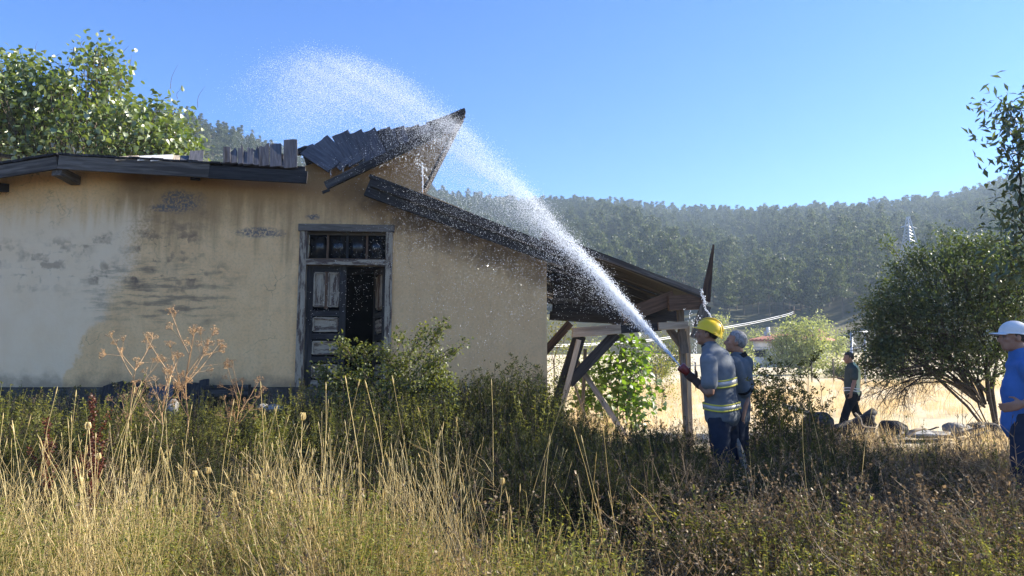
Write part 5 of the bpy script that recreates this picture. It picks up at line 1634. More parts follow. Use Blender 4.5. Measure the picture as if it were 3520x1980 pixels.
def brown_brush(mb, rng):
    for k in range(7):
        a = rng.uniform(0, 6.283); p = V3(rng.normal() * .08, rng.normal() * .08, -.02); h = rng.uniform(.35, .75)
        C = catmull([p, p + V3(rng.normal() * .06, rng.normal() * .06, h * .5), p + V3(math.cos(a) * .2, math.sin(a) * .2, h)], 3)
        tube(mb, C, np.linspace(.003, .0011, len(C)), 3, rnd=rng.random())
        for b in range(8):
            q = C[rng.integers(2, len(C))]; d = rand_dirs(rng, 1)[0]; d[2] = abs(d[2]) * .7 + .35; e = q + unit(d) * rng.uniform(.08, .24)
            tube(mb, np.array([q, (q + e) / 2 + V3(0, 0, -.01), e]), [.0015, .0012, .0009], 3, rnd=rng.random())
            n = 5
            add_leaves(mb, q + np.outer(rng.uniform(.4, 1.05, n), e - q), rand_dirs(rng, n), rand_dirs(rng, n), rng.uniform(.010, .024, n), rng.uniform(.006, .012, n), rng, 'quad')

def field_tuft(mb, rng):
    for _ in range(60):
        p = V3(rng.normal() * .25, rng.normal() * .25, -.03)
        blade(mb, rng, p, rng.uniform(.35, .8), rng.uniform(.007, .013), rng.uniform(.05, .35), 0)

def litter(mb, rng):
    for _ in range(50):
        a = rng.uniform(0, 6.283); ln = rng.uniform(.1, .4); p = V3(rng.normal() * .2, rng.normal() * .2, rng.uniform(.01, .12))
        d = V3(math.cos(a), math.sin(a), rng.normal() * .25)
        tube(mb, np.array([p, p + d * ln * .5 + V3(0, 0, .02), p + d * ln]), [.0016, .0014, .0008], 3, rnd=rng.random())

K = {}
for nm, fn, mats, cnt in (('dry_grass', dry_tuft, ['straw_fine'], 3), ('tall_grass', stalk_clump, ['stem_dry'], 3), ('green_weeds', green_weed, ['brush', 'weed'], 3), ('leafy_herbs', leafy_herb, ['weed', 'weed'], 2),
                          ('dark_weeds', dark_weed, ['darkbark', 'weed_shade_dark'], 3), ('brown_brush', brown_brush, ['brush'], 3), ('field_grass', field_tuft, ['field_straw'], 2), ('dry_litter', litter, ['straw_fine'], 1)):
    K[nm] = [pmesh(fn, 900 + 17 * k + len(nm), mats) for k in range(cnt)]

def frame_x(Y): return Y * 1760 / 2600

def in_house(x, y):
    lx = (x - D0.x) * math.cos(YAW) + (y - D0.y) * math.sin(YAW); ly = -(x - D0.x) * math.sin(YAW) + (y - D0.y) * math.cos(YAW)
    return (lx > sl - .1) & (lx < sr + .02) & (ly > -.10) & (ly < DEPTH + .5)

PEOPLE = [(2470, 7.4, .42), (2530, 7.95, .42), (2925, 16.0, .6), (3520, 6.2, .4)]
PEOPLE = [(gp(a, b_).x, b_, r_) for a, b_, r_ in PEOPLE]

SKX = [0, 900, 1100, 1600, 1680, 1860, 1900, 2000, 2300, 2400, 2570, 2610, 2830, 2870, 3350, 3520]
SKY_ = [1325, 1345, 1330, 1325, 1290, 1290, 1390, 1415, 1430, 1490, 1510, 1410, 1430, 1475, 1490, 1500]
def cover(name, kinds, n, y0, y1, dens, smin, smax, label, seed, cat='grass', xr_=None, hcap=None, proto_at=None, tilt=.10, hproto=.85):
    """random cover; dens(px, Y) -> 0..1, photograph column and depth"""
    rng = np.random.default_rng(seed)
    n = int(n * 1.18)
    Y = np.sqrt(rng.uniform(y0 ** 2, y1 ** 2, n)); u = rng.uniform(-1.2, 1.35, n)
    X = u * frame_x(Y)
    px = CX + X / Y * FPX
    keep = (rng.random(n) < dens(px, Y)) & ~in_house(X, Y)
    for (a, b_, r_) in PEOPLE: keep &= np.hypot(X - a, Y - b_) > r_
    X, Y, px = X[keep], Y[keep], px[keep]; m = len(X)
    s = rng.uniform(smin, smax, m)
    if hcap is not None: s = s * hcap(px, Y)
    Z = gz(X, Y)
    if hproto:      # no cover grows above the line where the photograph shows the weed tops
        cap = (CAMZ - (np.interp(px, SKX, SKY_) + 28 * np.sin(px * .021 + Y * 2) + 22 * np.sin(px * .0093 - Y * 3.1) + 12 - 1290) / FPX * Y - Z) / hproto
        s = np.minimum(s, np.maximum(cap, .12) * rng.uniform(.5, 1.0, m))
    rot = np.stack([rng.normal(size=m) * tilt, rng.normal(size=m) * tilt, rng.uniform(0, 6.28, m)], 1)
    meshes = [q for k in kinds for q in K[k]]
    root_protos = []
    for k, me in enumerate(meshes):
        o = bpy.data.objects.new('tuft', me); COL.objects.link(o)
        i = k % m; o.location = (X[i], Y[i], Z[i]); o.scale = (s[i],) * 3; o.rotation_euler = rot[i]
        root_protos.append(o)
    g = scatter(name, root_protos, np.stack([X, Y, Z], 1)[len(meshes):], rot[len(meshes):], s[len(meshes):], rng.integers(0, len(meshes), m - len(meshes)))
    for o in root_protos: o.parent = g
    tag(g, label, cat, kind='stuff')
    return m

def band(v, a, b, c, d): return sstep(a, b, v) * (1 - sstep(c, d, v))
def patch(px, Y, f=1.0, ph=0.0):
    return .5 + .5 * np.sin(px * .006 * f + Y * 1.7 + ph) * np.cos(px * .0023 * f - Y * 1.1 + ph * 2)

# left and middle foreground: golden stalks and fine dry grass
cnt = {}
def low(p): return 1 - sstep(1650, 1950, p)          # 1 on the left, 0 on the right
cnt['tall'] = cover('tall_dry_grass', ['tall_grass'], 330, 3.9, 5.9, lambda p, Y: low(p - 200) * (.1 + .9 * patch(p, Y, 1.3) ** 2) + .03, .55, .95, 'tall blond dry grass stalks in the foreground', 1, tilt=.24)
cnt['fine'] = cover('fine_dry_grass', ['dry_grass'], 2000, 3.0, 5.0, lambda p, Y: (1 - .68 * sstep(1800, 2300, p)) * (.05 + .95 * patch(p, Y, .9, 1.0) ** 1.7) * (1 - .9 * sstep(4.1, 4.8, Y)), .45, .95, 'fine golden dry grass covering the foreground', 2, tilt=.22,
                    hcap=lambda p, Y: .70 + .30 * low(p))
cnt['green'] = cover('green_weeds', ['green_weeds', 'leafy_herbs'], 1500, 3.1, 5.0, lambda p, Y: (.10 + .90 * patch(p, Y, 1.1, 2.2) ** 1.6) * (1 - .8 * sstep(4.4, 5.0, Y)) * (1 - .40 * sstep(1900, 2300, p)), .55, 1.0,
                     'mixed green weeds growing through the dry grass', 3, 'weeds', hcap=lambda p, Y: .74 * np.ones_like(p))
cnt['wallw'] = cover('wall_foot_weeds', ['green_weeds', 'leafy_herbs'], 1900, 7.6, 11.2, lambda p, Y: (1 - .8 * sstep(1500, 1700, p)) * (.25 + .75 * patch(p, Y, 1.6, .7)), 1.1, 1.7, 'tall green weeds along the foot of the house wall', 8, 'weeds', tilt=.08)
cnt['dark'] = cover('dark_weeds', ['dark_weeds'], 4200, 4.9, 10.8, lambda p, Y: (.30 + .70 * band(p, 1000, 1350, 2850, 3000)) * (1 - .6 * sstep(8.6, 10, Y) * sstep(1950, 2100, p)) * (1 - .75 * sstep(2850, 3000, p)) * sstep(4.8, 5.6, Y), .8, 1.15, 'dense weeds in the tree shade with shade also put into their leaf colour', 4, 'weeds',
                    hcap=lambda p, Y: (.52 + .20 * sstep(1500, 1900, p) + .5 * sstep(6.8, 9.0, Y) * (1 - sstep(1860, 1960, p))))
cnt['brown'] = cover('brown_brush', ['brown_brush'], 3000, 3.3, 13.0, lambda p, Y: .08 + .92 * sstep(2100, 2700, p), .75, 1.15, 'dry brown brushwood in the right foreground', 5, 'brush', hcap=lambda p, Y: .85 * np.ones_like(p))
cnt['field'] = cover('field_grass', ['field_grass'], 3600, 11.0, 46.0, lambda p, Y: sstep(1880, 2000, p) * (.25 + .75 * patch(p, Y * .4, .6)) * (1 - .8 * band(Y, 13, 14, 20, 25) * sstep(2950, 3050, p)), .6, 1.1, 'pale dry grass of the sunlit field', 6, tilt=.2, hproto=0,
                     hcap=lambda p, Y: .75 * np.ones_like(p))
cnt['litter'] = cover('dry_litter', ['dry_litter'], 1500, 2.8, 12, lambda p, Y: np.ones_like(p), .7, 1.3, 'dead stems lying on the ground', 7, 'litter', tilt=.3)
print('COVER', cnt)

# ------------------------------------------------------------------ plants that stand out one by one
def plant(name, me_parts, px, Y, s, rz, label, cat, group=None, lean=(0, 0)):
    b = gp(px, Y)
    if len(me_parts) == 1:
        o = mobj(name, me_parts[0][1]); o.location = b
    else:
        o = empty(name, b)
        for nm, me in me_parts: mobj(nm, me, None, o)
    o.rotation_euler = (lean[0], lean[1], rz); o.scale = (s, s, s)
    return tag(o, label, cat, group)

def single_stalk(mb, rng):
    C = stalk(mb, rng, V3(0, 0, -.02), 1.2, rng.uniform(.05, .25), .0030, headed=False)
    e, d = C[-1], unit(C[-1] - C[-2])
    tube(mb, np.array([e, e + d * .012, e + d * .035, e + d * .06]), [.0015, .0042, .0034, .0009], 6, rnd=.3)
    blade(mb, rng, C[2], .3, .006, .2); blade(mb, rng, C[1], .28, .006, .22)
SST = [pmesh(single_stalk, 300 + k, ['stem_dry']) for k in range(6)]
rs = random.Random(4)
tops = [(1395, 1290), (1270, 1285), (1170, 1300), (1105, 1310), (1010, 1395), (1260, 1440), (1330, 1420), (1440, 1285), (1525, 1395), (1590, 1430), (1700, 1300), (1765, 1365), (1850, 1495), (905, 1310), (870, 1400), (760, 1370), (650, 1390), (540, 1290), (430, 1330), (380, 1300), (310, 1330), (240, 1340), (165, 1330),
        (95, 1330), (30, 1310), (15, 1420), (2780, 1410), (2845, 1390), (2915, 1395), (2880, 1620), (2075, 1630), (1490, 1570), (1360, 1650), (1010, 1620), (700, 1500), (500, 1480), (590, 1440), (330, 1520), (1140, 1450), (820, 1560), (110, 1500), (2780, 1550), (1620, 1500), (1955, 1620)]
for k, (px, py) in enumerate(tops):
    Y = rs.uniform(4.6, 6.4)
    b = gp(px, Y); h = (at(px, py, Y) - b).z
    plant('grass_stalk', [('grass_stalk', SST[k % 6])], px, Y, max(.35, h / 1.24), rs.uniform(0, 6.28), 'single tall blond grass stalk with a small seed head standing above the weeds', 'grass stalk', 'tall single grass stalks', (rs.uniform(-.08, .08), rs.uniform(-.16, .16)))

def umbel_stems(mb, rng):
    mb.tips = []
    C = catmull([V3(0, 0, 0), V3(.02, 0, .5), V3(-.02, .02, .85), V3(.01, 0, 1.25)], 5)
    tube(mb, C, np.linspace(.0085, .004, len(C)), 5, rnd=.4)
    tips = [(C[-1], V3(0, 0, 1))]
    for k in range(9):
        i = rng.integers(4, len(C) - 1); a = rng.uniform(0, 6.283)
        d = unit(V3(math.cos(a), math.sin(a), rng.uniform(.9, 1.9))); ln = rng.uniform(.25, .5) * (1.2 - i / len(C) * .4)
        Q = catmull([C[i], C[i] + d * ln * .5 + V3(0, 0, .01), C[i] + d * ln + V3(0, 0, .06)], 3)
        tube(mb, Q, np.linspace(.0045, .0022, len(Q)), 4, rnd=.5)
        tips.append((Q[-1], unit(Q[-1] - Q[-2])))
        for _ in range(2):
            q = Q[rng.integers(2, 5)]; d2 = unit(d + rand_dirs(rng, 1)[0] * .8); e = q + d2 * rng.uniform(.08, .18)
            tube(mb, np.array([q, e]), [.0022, .0016], 3, rnd=.6); tips.append((e, d2))
    for (t_, d) in tips:
        for _ in range(11):
            r = unit(d + rand_dirs(rng, 1)[0] * .75); e = t_ + r * rng.uniform(.035, .065)
            tube(mb, np.array([t_, e]), [.0014, .001], 3, rnd=.6)
            for _ in range(4):
                c = e + unit(r + rand_dirs(rng, 1)[0] * .9) * .012
                tube(mb, np.array([e, c, c + (c - e) * .3]), [.0007, .0022, .001], 3, rnd=.9)
UMB = [pmesh(umbel_stems, 500 + k, ['umbel']) for k in range(3)]
for k, (px, py, Y, lab) in enumerate([(645, 1135, 8.2, 'tall dry orange-brown umbel plant with spreading flower rays before the ochre wall'), (450, 1230, 8.4, 'shorter dry umbel plant beside the leaning boards'), (790, 1290, 8.6, 'leaning dry umbel plant below the wall near the door'), (560, 1275, 8.0, 'low dry umbel plant beside the tall umbel')]):
    b = gp(px, Y); h = (at(px, py, Y) - b).z
    plant('dry_umbel', [('dry_umbel', UMB[k % 3])], px, Y, h / 1.3, rs.uniform(0, 6), lab, 'dry flower', None, (0, .25 if k == 2 else .03))

def dock_stems(mb, rng):
    C = catmull([V3(0, 0, 0), V3(.01, 0, .4), V3(-.01, 0, .95)], 6)
    tube(mb, C, np.linspace(.006, .002, len(C)), 4, rnd=.2)
    for k in range(6):
        i = rng.integers(4, 10); a = rng.uniform(0, 6.283); d = unit(V3(math.cos(a), math.sin(a), 2.2)); e = C[i] + d * rng.uniform(.15, .3)
        tube(mb, np.array([C[i], e]), [.003, .0015], 3, rnd=.2)
        n = 90; P = C[i] + np.outer(rng.uniform(.1, 1, n), e - C[i]) + rng.normal(size=(n, 3)) * .010
        add_leaves(mb, P, rand_dirs(rng, n), rand_dirs(rng, n), .013, .011, rng, 'quad')
    n = 420; f = rng.uniform(.45, 1, n) * (len(C) - 1); i = np.clip(f.astype(int), 0, len(C) - 2); g = (f - i)[:, None]
    add_leaves(mb, C[i] * (1 - g) + C[i + 1] * g + rng.normal(size=(n, 3)) * .014, rand_dirs(rng, n), rand_dirs(rng, n), .014, .012, rng, 'quad')
DOCK = [pmesh(dock_stems, 520 + k, ['dock']) for k in range(2)]
for px, py, Y in ((205, 1430, 6.0), (350, 1350, 6.2), (335, 1500, 5.9)):
    b = gp(px, Y); h = (at(px, py, Y) - b).z
    plant('dock_plant', [('dock_plant', DOCK[px % 2])], px, Y, max(h, .5) / .97, px, 'dark red seeding dock spike among the blond grass', 'dock', 'dark red dock spikes', (0, .08))

def carrot_nest(mb, rng):
    C = catmull([V3(0, 0, 0), V3(.02, .01, .5), V3(0, 0, .9)], 5); tube(mb, C, np.linspace(.0035, .002, len(C)), 4, rnd=.3)
    for k in range(26):
        a = rng.uniform(0, 6.283); o = rng.uniform(.3, 1)
        tube(mb, catmull([V3(0, 0, .9), V3(math.cos(a) * .026 * o, math.sin(a) * .026 * o, .918), V3(math.cos(a) * .015 * o, math.sin(a) * .015 * o, .948 + .01 * o)], 2), [.0012, .0014, .0022, .003, .003], 3, rnd=rng.random())
CAR = [pmesh(carrot_nest, 540 + k, ['stem_dry']) for k in range(3)]
for k, (px, py, Y) in enumerate([(1010, 1420, 5.2), (755, 1605, 4.6), (310, 1455, 5.5), (375, 1560, 4.9), (330, 1640, 4.5), (685, 1620, 4.6), (870, 1630, 4.5), (840, 1690, 4.3), (940, 1690, 4.3), (1715, 1645, 4.6)]):
    b = gp(px, Y); h = (at(px, py, Y) - b).z
    plant('wild_carrot', [('wild_carrot', CAR[k % 3])], px, Y, max(.3, h / .95), k, 'dried wild carrot with its seed head curled into a nest', 'dry flower', 'dried wild carrots', (0, rs.uniform(-.1, .1)))

def tall_weed(mb, rng):
    C = catmull([V3(0, 0, 0), V3(rng.normal() * .03, 0, .6), V3(rng.normal() * .06, 0, 1.25)], 7)
    tube(mb, C, np.linspace(.0055, .002, len(C)), 4, mi=0, rnd=.2)
    for b in range(20):
        i = rng.integers(4, len(C)); a = rng.uniform(0, 6.283); d = unit(V3(math.cos(a), math.sin(a), rng.uniform(.8, 2))); ln = rng.uniform(.06, .22)
        e = C[i] + d * ln
        tube(mb, np.array([C[i], (C[i] + e) / 2, e]), [.002, .0016, .0012], 3, mi=0)
        n = 10
        add_leaves(mb, e + rng.normal(size=(n, 3)) * .014, rand_dirs(rng, n), rand_dirs(rng, n), .018, .012, rng, 'quad', 1)
        n = 5
        add_leaves(mb, C[i] + np.outer(rng.random(n), e - C[i]), rand_dirs(rng, n) + d, rand_dirs(rng, n), .04, .010, rng, 'simple', 1)
TW = [pmesh(tall_weed, 560 + k, ['darkbark', 'weed_shade_dark']) for k in range(5)]
rq = random.Random(12)
for k in range(34):
    px = rq.uniform(2585, 2850); py = rq.uniform(1250, 1400) + (60 if px > 2780 else 0); Y = rq.uniform(6.6, 8.6)
    b = gp(px, Y); h = (at(px, py, Y) - b).z
    plant('tall_weed', [('tall_weed', TW[k % 5])], px, Y, max(.5, h / 1.27), rq.uniform(0, 6), 'tall dark weed with clustered seed heads between the hose crew and the rubble', 'weed', 'tall dark weeds right of the hose crew', (rq.uniform(-.05, .05), rq.uniform(-.08, .08)))
for k, (px, py, Y) in enumerate([(1660, 1290, 9.6), (1700, 1275, 9.8), (1740, 1265, 9.9), (1775, 1260, 9.6), (1800, 1270, 10.0), (1830, 1280, 9.8), (1855, 1275, 10), (1690, 1310, 9), (1760, 1290, 9.2), (1815, 1300, 9.0), (1720, 1300, 9.4), (1640, 1310, 9.5)]):
    b = gp(px, Y); h = (at(px, py, Y) - b).z
    plant('tall_weed', [('tall_weed', TW[k % 5])], px, Y, h / 1.27, rq.uniform(0, 6), 'tall dark weed with seed heads against the foot of the house corner', 'weed', 'tall dark weeds at the house corner', (0, rq.uniform(-.05, .05)))

def twiggy(mb, rng):
    for k in range(8):
        a = rng.uniform(0, 6.283); C = catmull([V3(0, 0, 0), V3(math.cos(a) * .08, math.sin(a) * .08, .4), V3(math.cos(a) * .3, math.sin(a) * .3, rng.uniform(.7, 1.0))], 4)
        tube(mb, C, np.linspace(.004, .0018, len(C)), 4, rnd=.5)
        for b in range(9):
            i = rng.integers(3, len(C)); d = unit(V3(*(rng.normal(size=3))) * .6 + V3(0, 0, 1)); e = C[i] + d * rng.uniform(.08, .22)
            tube(mb, np.array([C[i], e]), [.002, .0014], 3, rnd=.6)
            for _ in range(4):
                r = e + unit(d + rand_dirs(rng, 1)[0] * .8) * .03; tube(mb, np.array([e, r, r + (r - e) * .25]), [.001, .002, .001], 3, rnd=.8)
TG = [pmesh(twiggy, 580 + k, ['brush']) for k in range(3)]
for k, (px, py, Y, lab) in enumerate([(2240, 1560, 4.8, 'pale dry branching weed skeleton left of the bright green herb'), (2370, 1520, 5.0, 'dry forked weed skeleton at the foot of the hose crew'), (3480, 1400, 5.2, 'dry twiggy weed in front of the man in the white cap'), (3410, 1470, 5.6, 'dry twiggy weed beside the navy trouser leg'), (2960, 1480, 8.5, 'dry brown twigs in front of the charred logs')]):
    b = gp(px, Y); h = (at(px, py, Y) - b).z
    plant('dry_weed', [('dry_weed', TG[k % 3])], px, Y, max(.4, h / 1.05), k, lab, 'dry weed')

def herb_clump(px, py, Y, w, seed, label, mat='weed', n=26):
    rng = np.random.default_rng(seed)
    b = gp(px, Y); h = float((at(px, py, Y) - b).z)
    root = empty('leafy_herb', b, 0, label, 'herb')
    sb, lb = MB(), MB()
    for k in range(n):
        a = rng.uniform(0, 6.283); r = w * math.sqrt(rng.random()); p = V3(math.cos(a) * r * .6, math.sin(a) * r * .6, -.02); hh = h * rng.uniform(.55, 1.0) * (1 - .35 * r / w)
        C = catmull([p, p + V3(math.cos(a) * r * .2, math.sin(a) * r * .2, hh * .5), p + V3(math.cos(a) * r * .5, math.sin(a) * r * .5, hh)], 4)
        tube(sb, C, np.linspace(.0045, .0016, len(C)), 4, rnd=.5)
        m = 44; f = rng.uniform(.2, 1, m) * (len(C) - 1); i = np.clip(f.astype(int), 0, len(C) - 2); g = (f - i)[:, None]
        D = rand_dirs(rng, m); D[:, 2] = D[:, 2] * .4 + .3
        add_leaves(lb, C[i] * (1 - g) + C[i + 1] * g, D, rand_dirs(rng, m) * .5 + V3(0, 0, 1), rng.uniform(.03, .065, m), rng.uniform(.010, .020, m), rng, 'simple')
        # dull seed tops
        m = 26; add_leaves(sb, C[-1] + rng.normal(size=(m, 3)) * np.array([.035, .035, .02]), rand_dirs(rng, m), rand_dirs(rng, m), .012, .008, rng, 'quad')
    mobj('stems', sb.mesh('stems'), M['brush'], root)
    fo = mobj('foliage', lb.mesh('foliage'), M[mat], root); fo['kind'] = 'stuff'
herb_clump(2440, 1555, 4.6, .46, 71, 'bright green leafy herb clump in the middle of the dark shade', 'weed', 34)
herb_clump(3270, 1660, 4.6, .30, 72, 'leafy green herb clump among brown brush before the man in white cap', 'weed', 20)
herb_clump(3440, 1680, 4.4, .30, 73, 'leafy herb clump beside the lowest twigs near the navy trousers', 'weed', 20)
herb_clump(1700, 1600, 5.0, .18, 74, 'slim green herb standing alone before the dark weeds', 'weed', 7)
herb_clump(1080, 1580, 4.5, .12, 75, 'pale green spiky herb beside the blond stalks', 'weed', 5)
herb_clump(2920, 1850, 3.6, .18, 76, 'small green seedling clump at the foot of the crossing stalks', 'weed', 9)
herb_clump(3080, 1780, 4.0, .25, 77, 'low green herb clump between brown brush and the crossing stalks', 'weed', 14)
# ------------------------------------------------------------------ things lying about
def rock(name, c, r, seed, mat, label, group=None, cat='boulder'):
    rng = np.random.default_rng(seed)
    bm = bmesh.new(); bmesh.ops.create_icosphere(bm, subdivisions=4, radius=1.0)
    cuts = [(Vector(rand_dirs(rng, 1)[0]), rng.uniform(.60, .9)) for _ in range(14)]
    o3 = Vector(rng.uniform(0, 50, 3))
    for v in bm.verts:
        for n, d in cuts:
            t = v.co.dot(n)
            if t > d: v.co -= n * (t - d) * .85
        v.co *= 1 + .10 * mnoise.noise(v.co * 2.2 + o3) + .06 * mnoise.noise(v.co * 6 + o3) + .03 * mnoise.noise(v.co * 15 + o3)
        v.co = Vector((v.co.x * r[0], v.co.y * r[1], v.co.z * r[2]))
    for f in bm.faces: f.smooth = True
    me = bpy.data.meshes.new(name); bm.to_mesh(me); bm.free()
    o = mobj(name, me, mat); o.location = c; o.rotation_euler = (0, 0, rng.uniform(-.4, .4))
    return tag(o, label, cat, group)

YD = 14.6
def dpt(px, py, Y=YD): return at(px, py, Y)
def stone(px, py, w, h, seed, mat, label, Y=YD, depth=None, cat='boulder'):
    k = Y / FPX
    return rock('boulder', dpt(px, py, Y), (w * k / 2, (depth or w * k / 2), h * k * .36), seed, M[mat], label, None, cat)
stone(3065, 1478, 100, 105, 1, 'dark_rock', 'big soot-black boulder beside the charred logs')
stone(2815, 1452, 110, 110, 2, 'dark_rock', 'dark pointed boulder behind the tall weeds', 15.2)
stone(3290, 1474, 95, 70, 3, 'rock', 'pale grey flat-topped stone left of the bush foot')
stone(3385, 1478, 130, 95, 4, 'dark_rock', 'long dark stone block at the foot of the thorn bush', 14.9)
stone(2945, 1490, 130, 90, 5, 'dark_rock', 'low sooty stone under the charred logs', 14.3)
stone(3190, 1492, 170, 40, 6, 'ash', 'flat heap of pale ash and cinders', 14.4, .35, 'ash heap')
stone(3440, 1490, 90, 80, 7, 'dark_rock', 'squat dark stone behind the man in the white cap', 14.7)
stone(3560, 1480, 140, 90, 9, 'dark_rock', 'rough dark block at the end of the rubble row', 14.8)

def log(p0, p1, r, seed, mat, label, name='charred_log'):
    rng = np.random.default_rng(seed); mb = MB()
    p0, p1 = np.array(p0), np.array(p1); c = (p0 + p1) / 2
    P = np.array([p0 + (p1 - p0) * s + rng.normal(size=3) * r * .12 for s in np.linspace(0, 1, 8)]) - c
    tube(mb, P, r * rng.uniform(.85, 1.1, 8), 12, caps=True)
    o = mobj(name, mb.mesh(name, True), M[mat]); o.location = c
    return tag(o, label, 'log')
log(dpt(2925, 1470, 14.2), dpt(3006, 1415, 14.2), .085, 1, 'char', 'charred log propped up at a slant on the rubble')
log(dpt(2870, 1478, 14.1), dpt(2960, 1440, 14.3), .07, 2, 'char', 'thin charred log lying under the slanted log')
log(dpt(2998, 1480, 14.1), dpt(2990, 1428, 14.1), .075, 3, 'char', 'short upright charred stump beside the black boulder')
log(dpt(2690, 1395, 15.4), dpt(2780, 1420, 15.4), .05, 4, 'pale', 'pale bare pole lying behind the tall weeds', 'bare_pole')
def crooked(pts, r, mat, label, name):
    mb = MB(); P = catmull([np.array(p) for p in pts], 5); c = P.mean(0); tube(mb, P - c, np.linspace(r, r * .5, len(P)), 8, caps=True)
    o = mobj(name, mb.mesh(name, True), M[mat]); o.location = c; return tag(o, label, 'branch')
crooked([dpt(3120, 1500, 13.9), dpt(3145, 1480, 13.9), dpt(3185, 1472, 14.0)], .045, 'pale', 'bleached crooked branch lying before the ash heap', 'dead_branch')
crooked([dpt(2940, 1420, 14.0), dpt(2958, 1440, 14.0), dpt(2968, 1465, 13.9), dpt(3010, 1470, 13.9)], .018, 'pale', 'thin bent stick hanging over the charred logs', 'dead_branch')

rl = random.Random(31)
for k in range(22):
    px = rl.uniform(2860, 3500); Y = rl.uniform(13.6, 15.2); b = gp(px, Y); a = rl.uniform(-.5, .5); ln = rl.uniform(.2, .7)
    log((b.x - ln / 2 * math.cos(a), b.y - ln / 2 * math.sin(a), b.z + rl.uniform(.03, .12)), (b.x + ln / 2 * math.cos(a), b.y + ln / 2 * math.sin(a), b.z + rl.uniform(.05, .3)), rl.uniform(.015, .04), 50 + k, 'char' if k % 3 else 'old', 'small charred stick lying in the burned rubble row', 'charred_stick')['group'] = 'charred sticks in the rubble'

# boards leaning against the plinth and a pale stone
def leaner(px0, py0, px1, py1, w, mat, label, d0=-.55, d1=-.12):
    a = HM @ L(px0, py0, d0); b = HM @ L(px1, py1, d1)
    o = board('leaning_board', a, b, w, .035, M[mat], None, face=(0, -1, .2), rag1=.02)
    return tag(o, label, 'board')
leaner(372, 1480, 392, 1318, .30, 'char', 'black board leaning on the plinth next to the short umbel')
leaner(425, 1480, 462, 1312, .34, 'char', 'wide sooty board leaning on the plinth beneath the wall')
leaner(520, 1480, 560, 1325, .36, 'board', 'grey-black board leaning at a slant behind the tall umbel')
leaner(620, 1480, 655, 1318, .30, 'char', 'dark board leaning against the wall foot right of the tall umbel')
leaner(690, 1490, 703, 1305, .14, 'char', 'narrow upright plank against the wall foot')
o = board('fallen_beam', HM @ L(715, 1345, -.25), HM @ L(858, 1341, -.25), .17, .16, M['char'], None); tag(o, 'charred beam lying level along the wall foot towards the door', 'beam')
rock('pale_block', at(594, 1405, 9.6), (.08, .08, .12), 21, M['rock'], 'small upright pale stone in the weeds before the leaning boards', None, 'stone')
rock('plaster_rubble', at(940, 1405, 9.4), (.13, .10, .06), 22, M['rock'], 'pale lump of fallen plaster left of the door shrub', None, 'rubble')
rock('plaster_rubble', at(905, 1400, 9.6), (.07, .08, .05), 23, M['rock'], 'smaller pale plaster lump beside the larger one', None, 'rubble')
o = board('fallen_plank', HM @ L(1980, 1240, 1.1), HM @ L(2150, 1500, .2), .09, .03, M['pale'], None, face=(-.5, -1, .6)); tag(o, 'pale narrow plank slanting down from the porch timbers', 'plank')

# ------------------------------------------------------------------ beyond the field
def far_house():
    Y = 104.0
    b = gp(2690, Y); k = Y / FPX
    h = empty('red_roofed_house', b, R(-8), 'pale two-storey house with red tiled roof and chimney half hidden by the round tree', 'house')
    def q(px, py, dy=0): return rp(px, py, Y + dy, b)
    def bx(nm, px0, px1, py0, py1, d0, d1, mat, par=h):
        a, c = q(px0, py1), q(px1, py0); mb = MB(); boxm(mb, (a[0], d0, a[2]), (c[0], d1, c[2])); return mobj(nm, mb.mesh(nm), M[mat], par)
    w = bx('wall', 2640, 2800, 1165, 1340, .8, 8, 'render_white')
    ow = bx('balcony_box', 2596, 2637, 1170, 1196, -1.2, .75, 'render_white')
    bx('balcony_floor', 2592, 2639, 1196.5, 1200, -1.4, .78, 'render_white')
    bx('ground_wall', 2598, 2640, 1228, 1255, .0, .75, 'render_white')
    bx('corner_column', 2642, 2652, 1165, 1335, -.6, .0, 'render_white')
    bx('corner_column', 2658, 2666, 1165, 1335, -.4, .2, 'render_white')
    bx('window', 2600, 2634, 1203, 1226, .5, .7, 'dark_void')
    mb = MB(); e = [q(2586, 1168, -1.6), q(2660, 1150, -1.6), q(2810, 1150, -1.6), q(2810, 1150, 9), q(2660, 1150, 9), q(2586, 1168, 9)]
    V = [q(2586, 1168, -1.8), q(2830, 1168, -1.8), q(2830, 1168, 9), q(2586, 1168, 9), q(2650, 1150, 3.4), q(2790, 1150, 3.4)]
    V2 = [v - V3(0, 0, .18) for v in V[:4]]
    mb.add(np.array(V + V2), [[0, 1, 5, 4], [1, 2, 5], [2, 3, 4, 5], [3, 0, 4], [0, 6, 7, 1], [1, 7, 8, 2], [2, 8, 9, 3], [3, 9, 6, 0], [6, 9, 8, 7]])
    roof = mobj('roof', mb.mesh('roof'), M['tile_red'], h)
    for i in range(7):                    # tile ridges on the visible corner
        mb = MB(); t_ = i / 7
        a = V[0] + (V[1] - V[0]) * (t_ * .38); c = V[4] + (V[5] - V[4]) * (t_ * .4)
        tube(mb, np.array([a, c]) + V3(0, 0, .05), .07, 5); mobj('tile_row', mb.mesh('tile_row'), M['tile_red'], roof)
    bx('chimney', 2646, 2655, 1122, 1160, 1.5, 2.1, 'render_white', roof)
    bx('parapet', 2640, 2660, 1136, 1160, 2.2, 2.6, 'render_white', roof)
far_house()
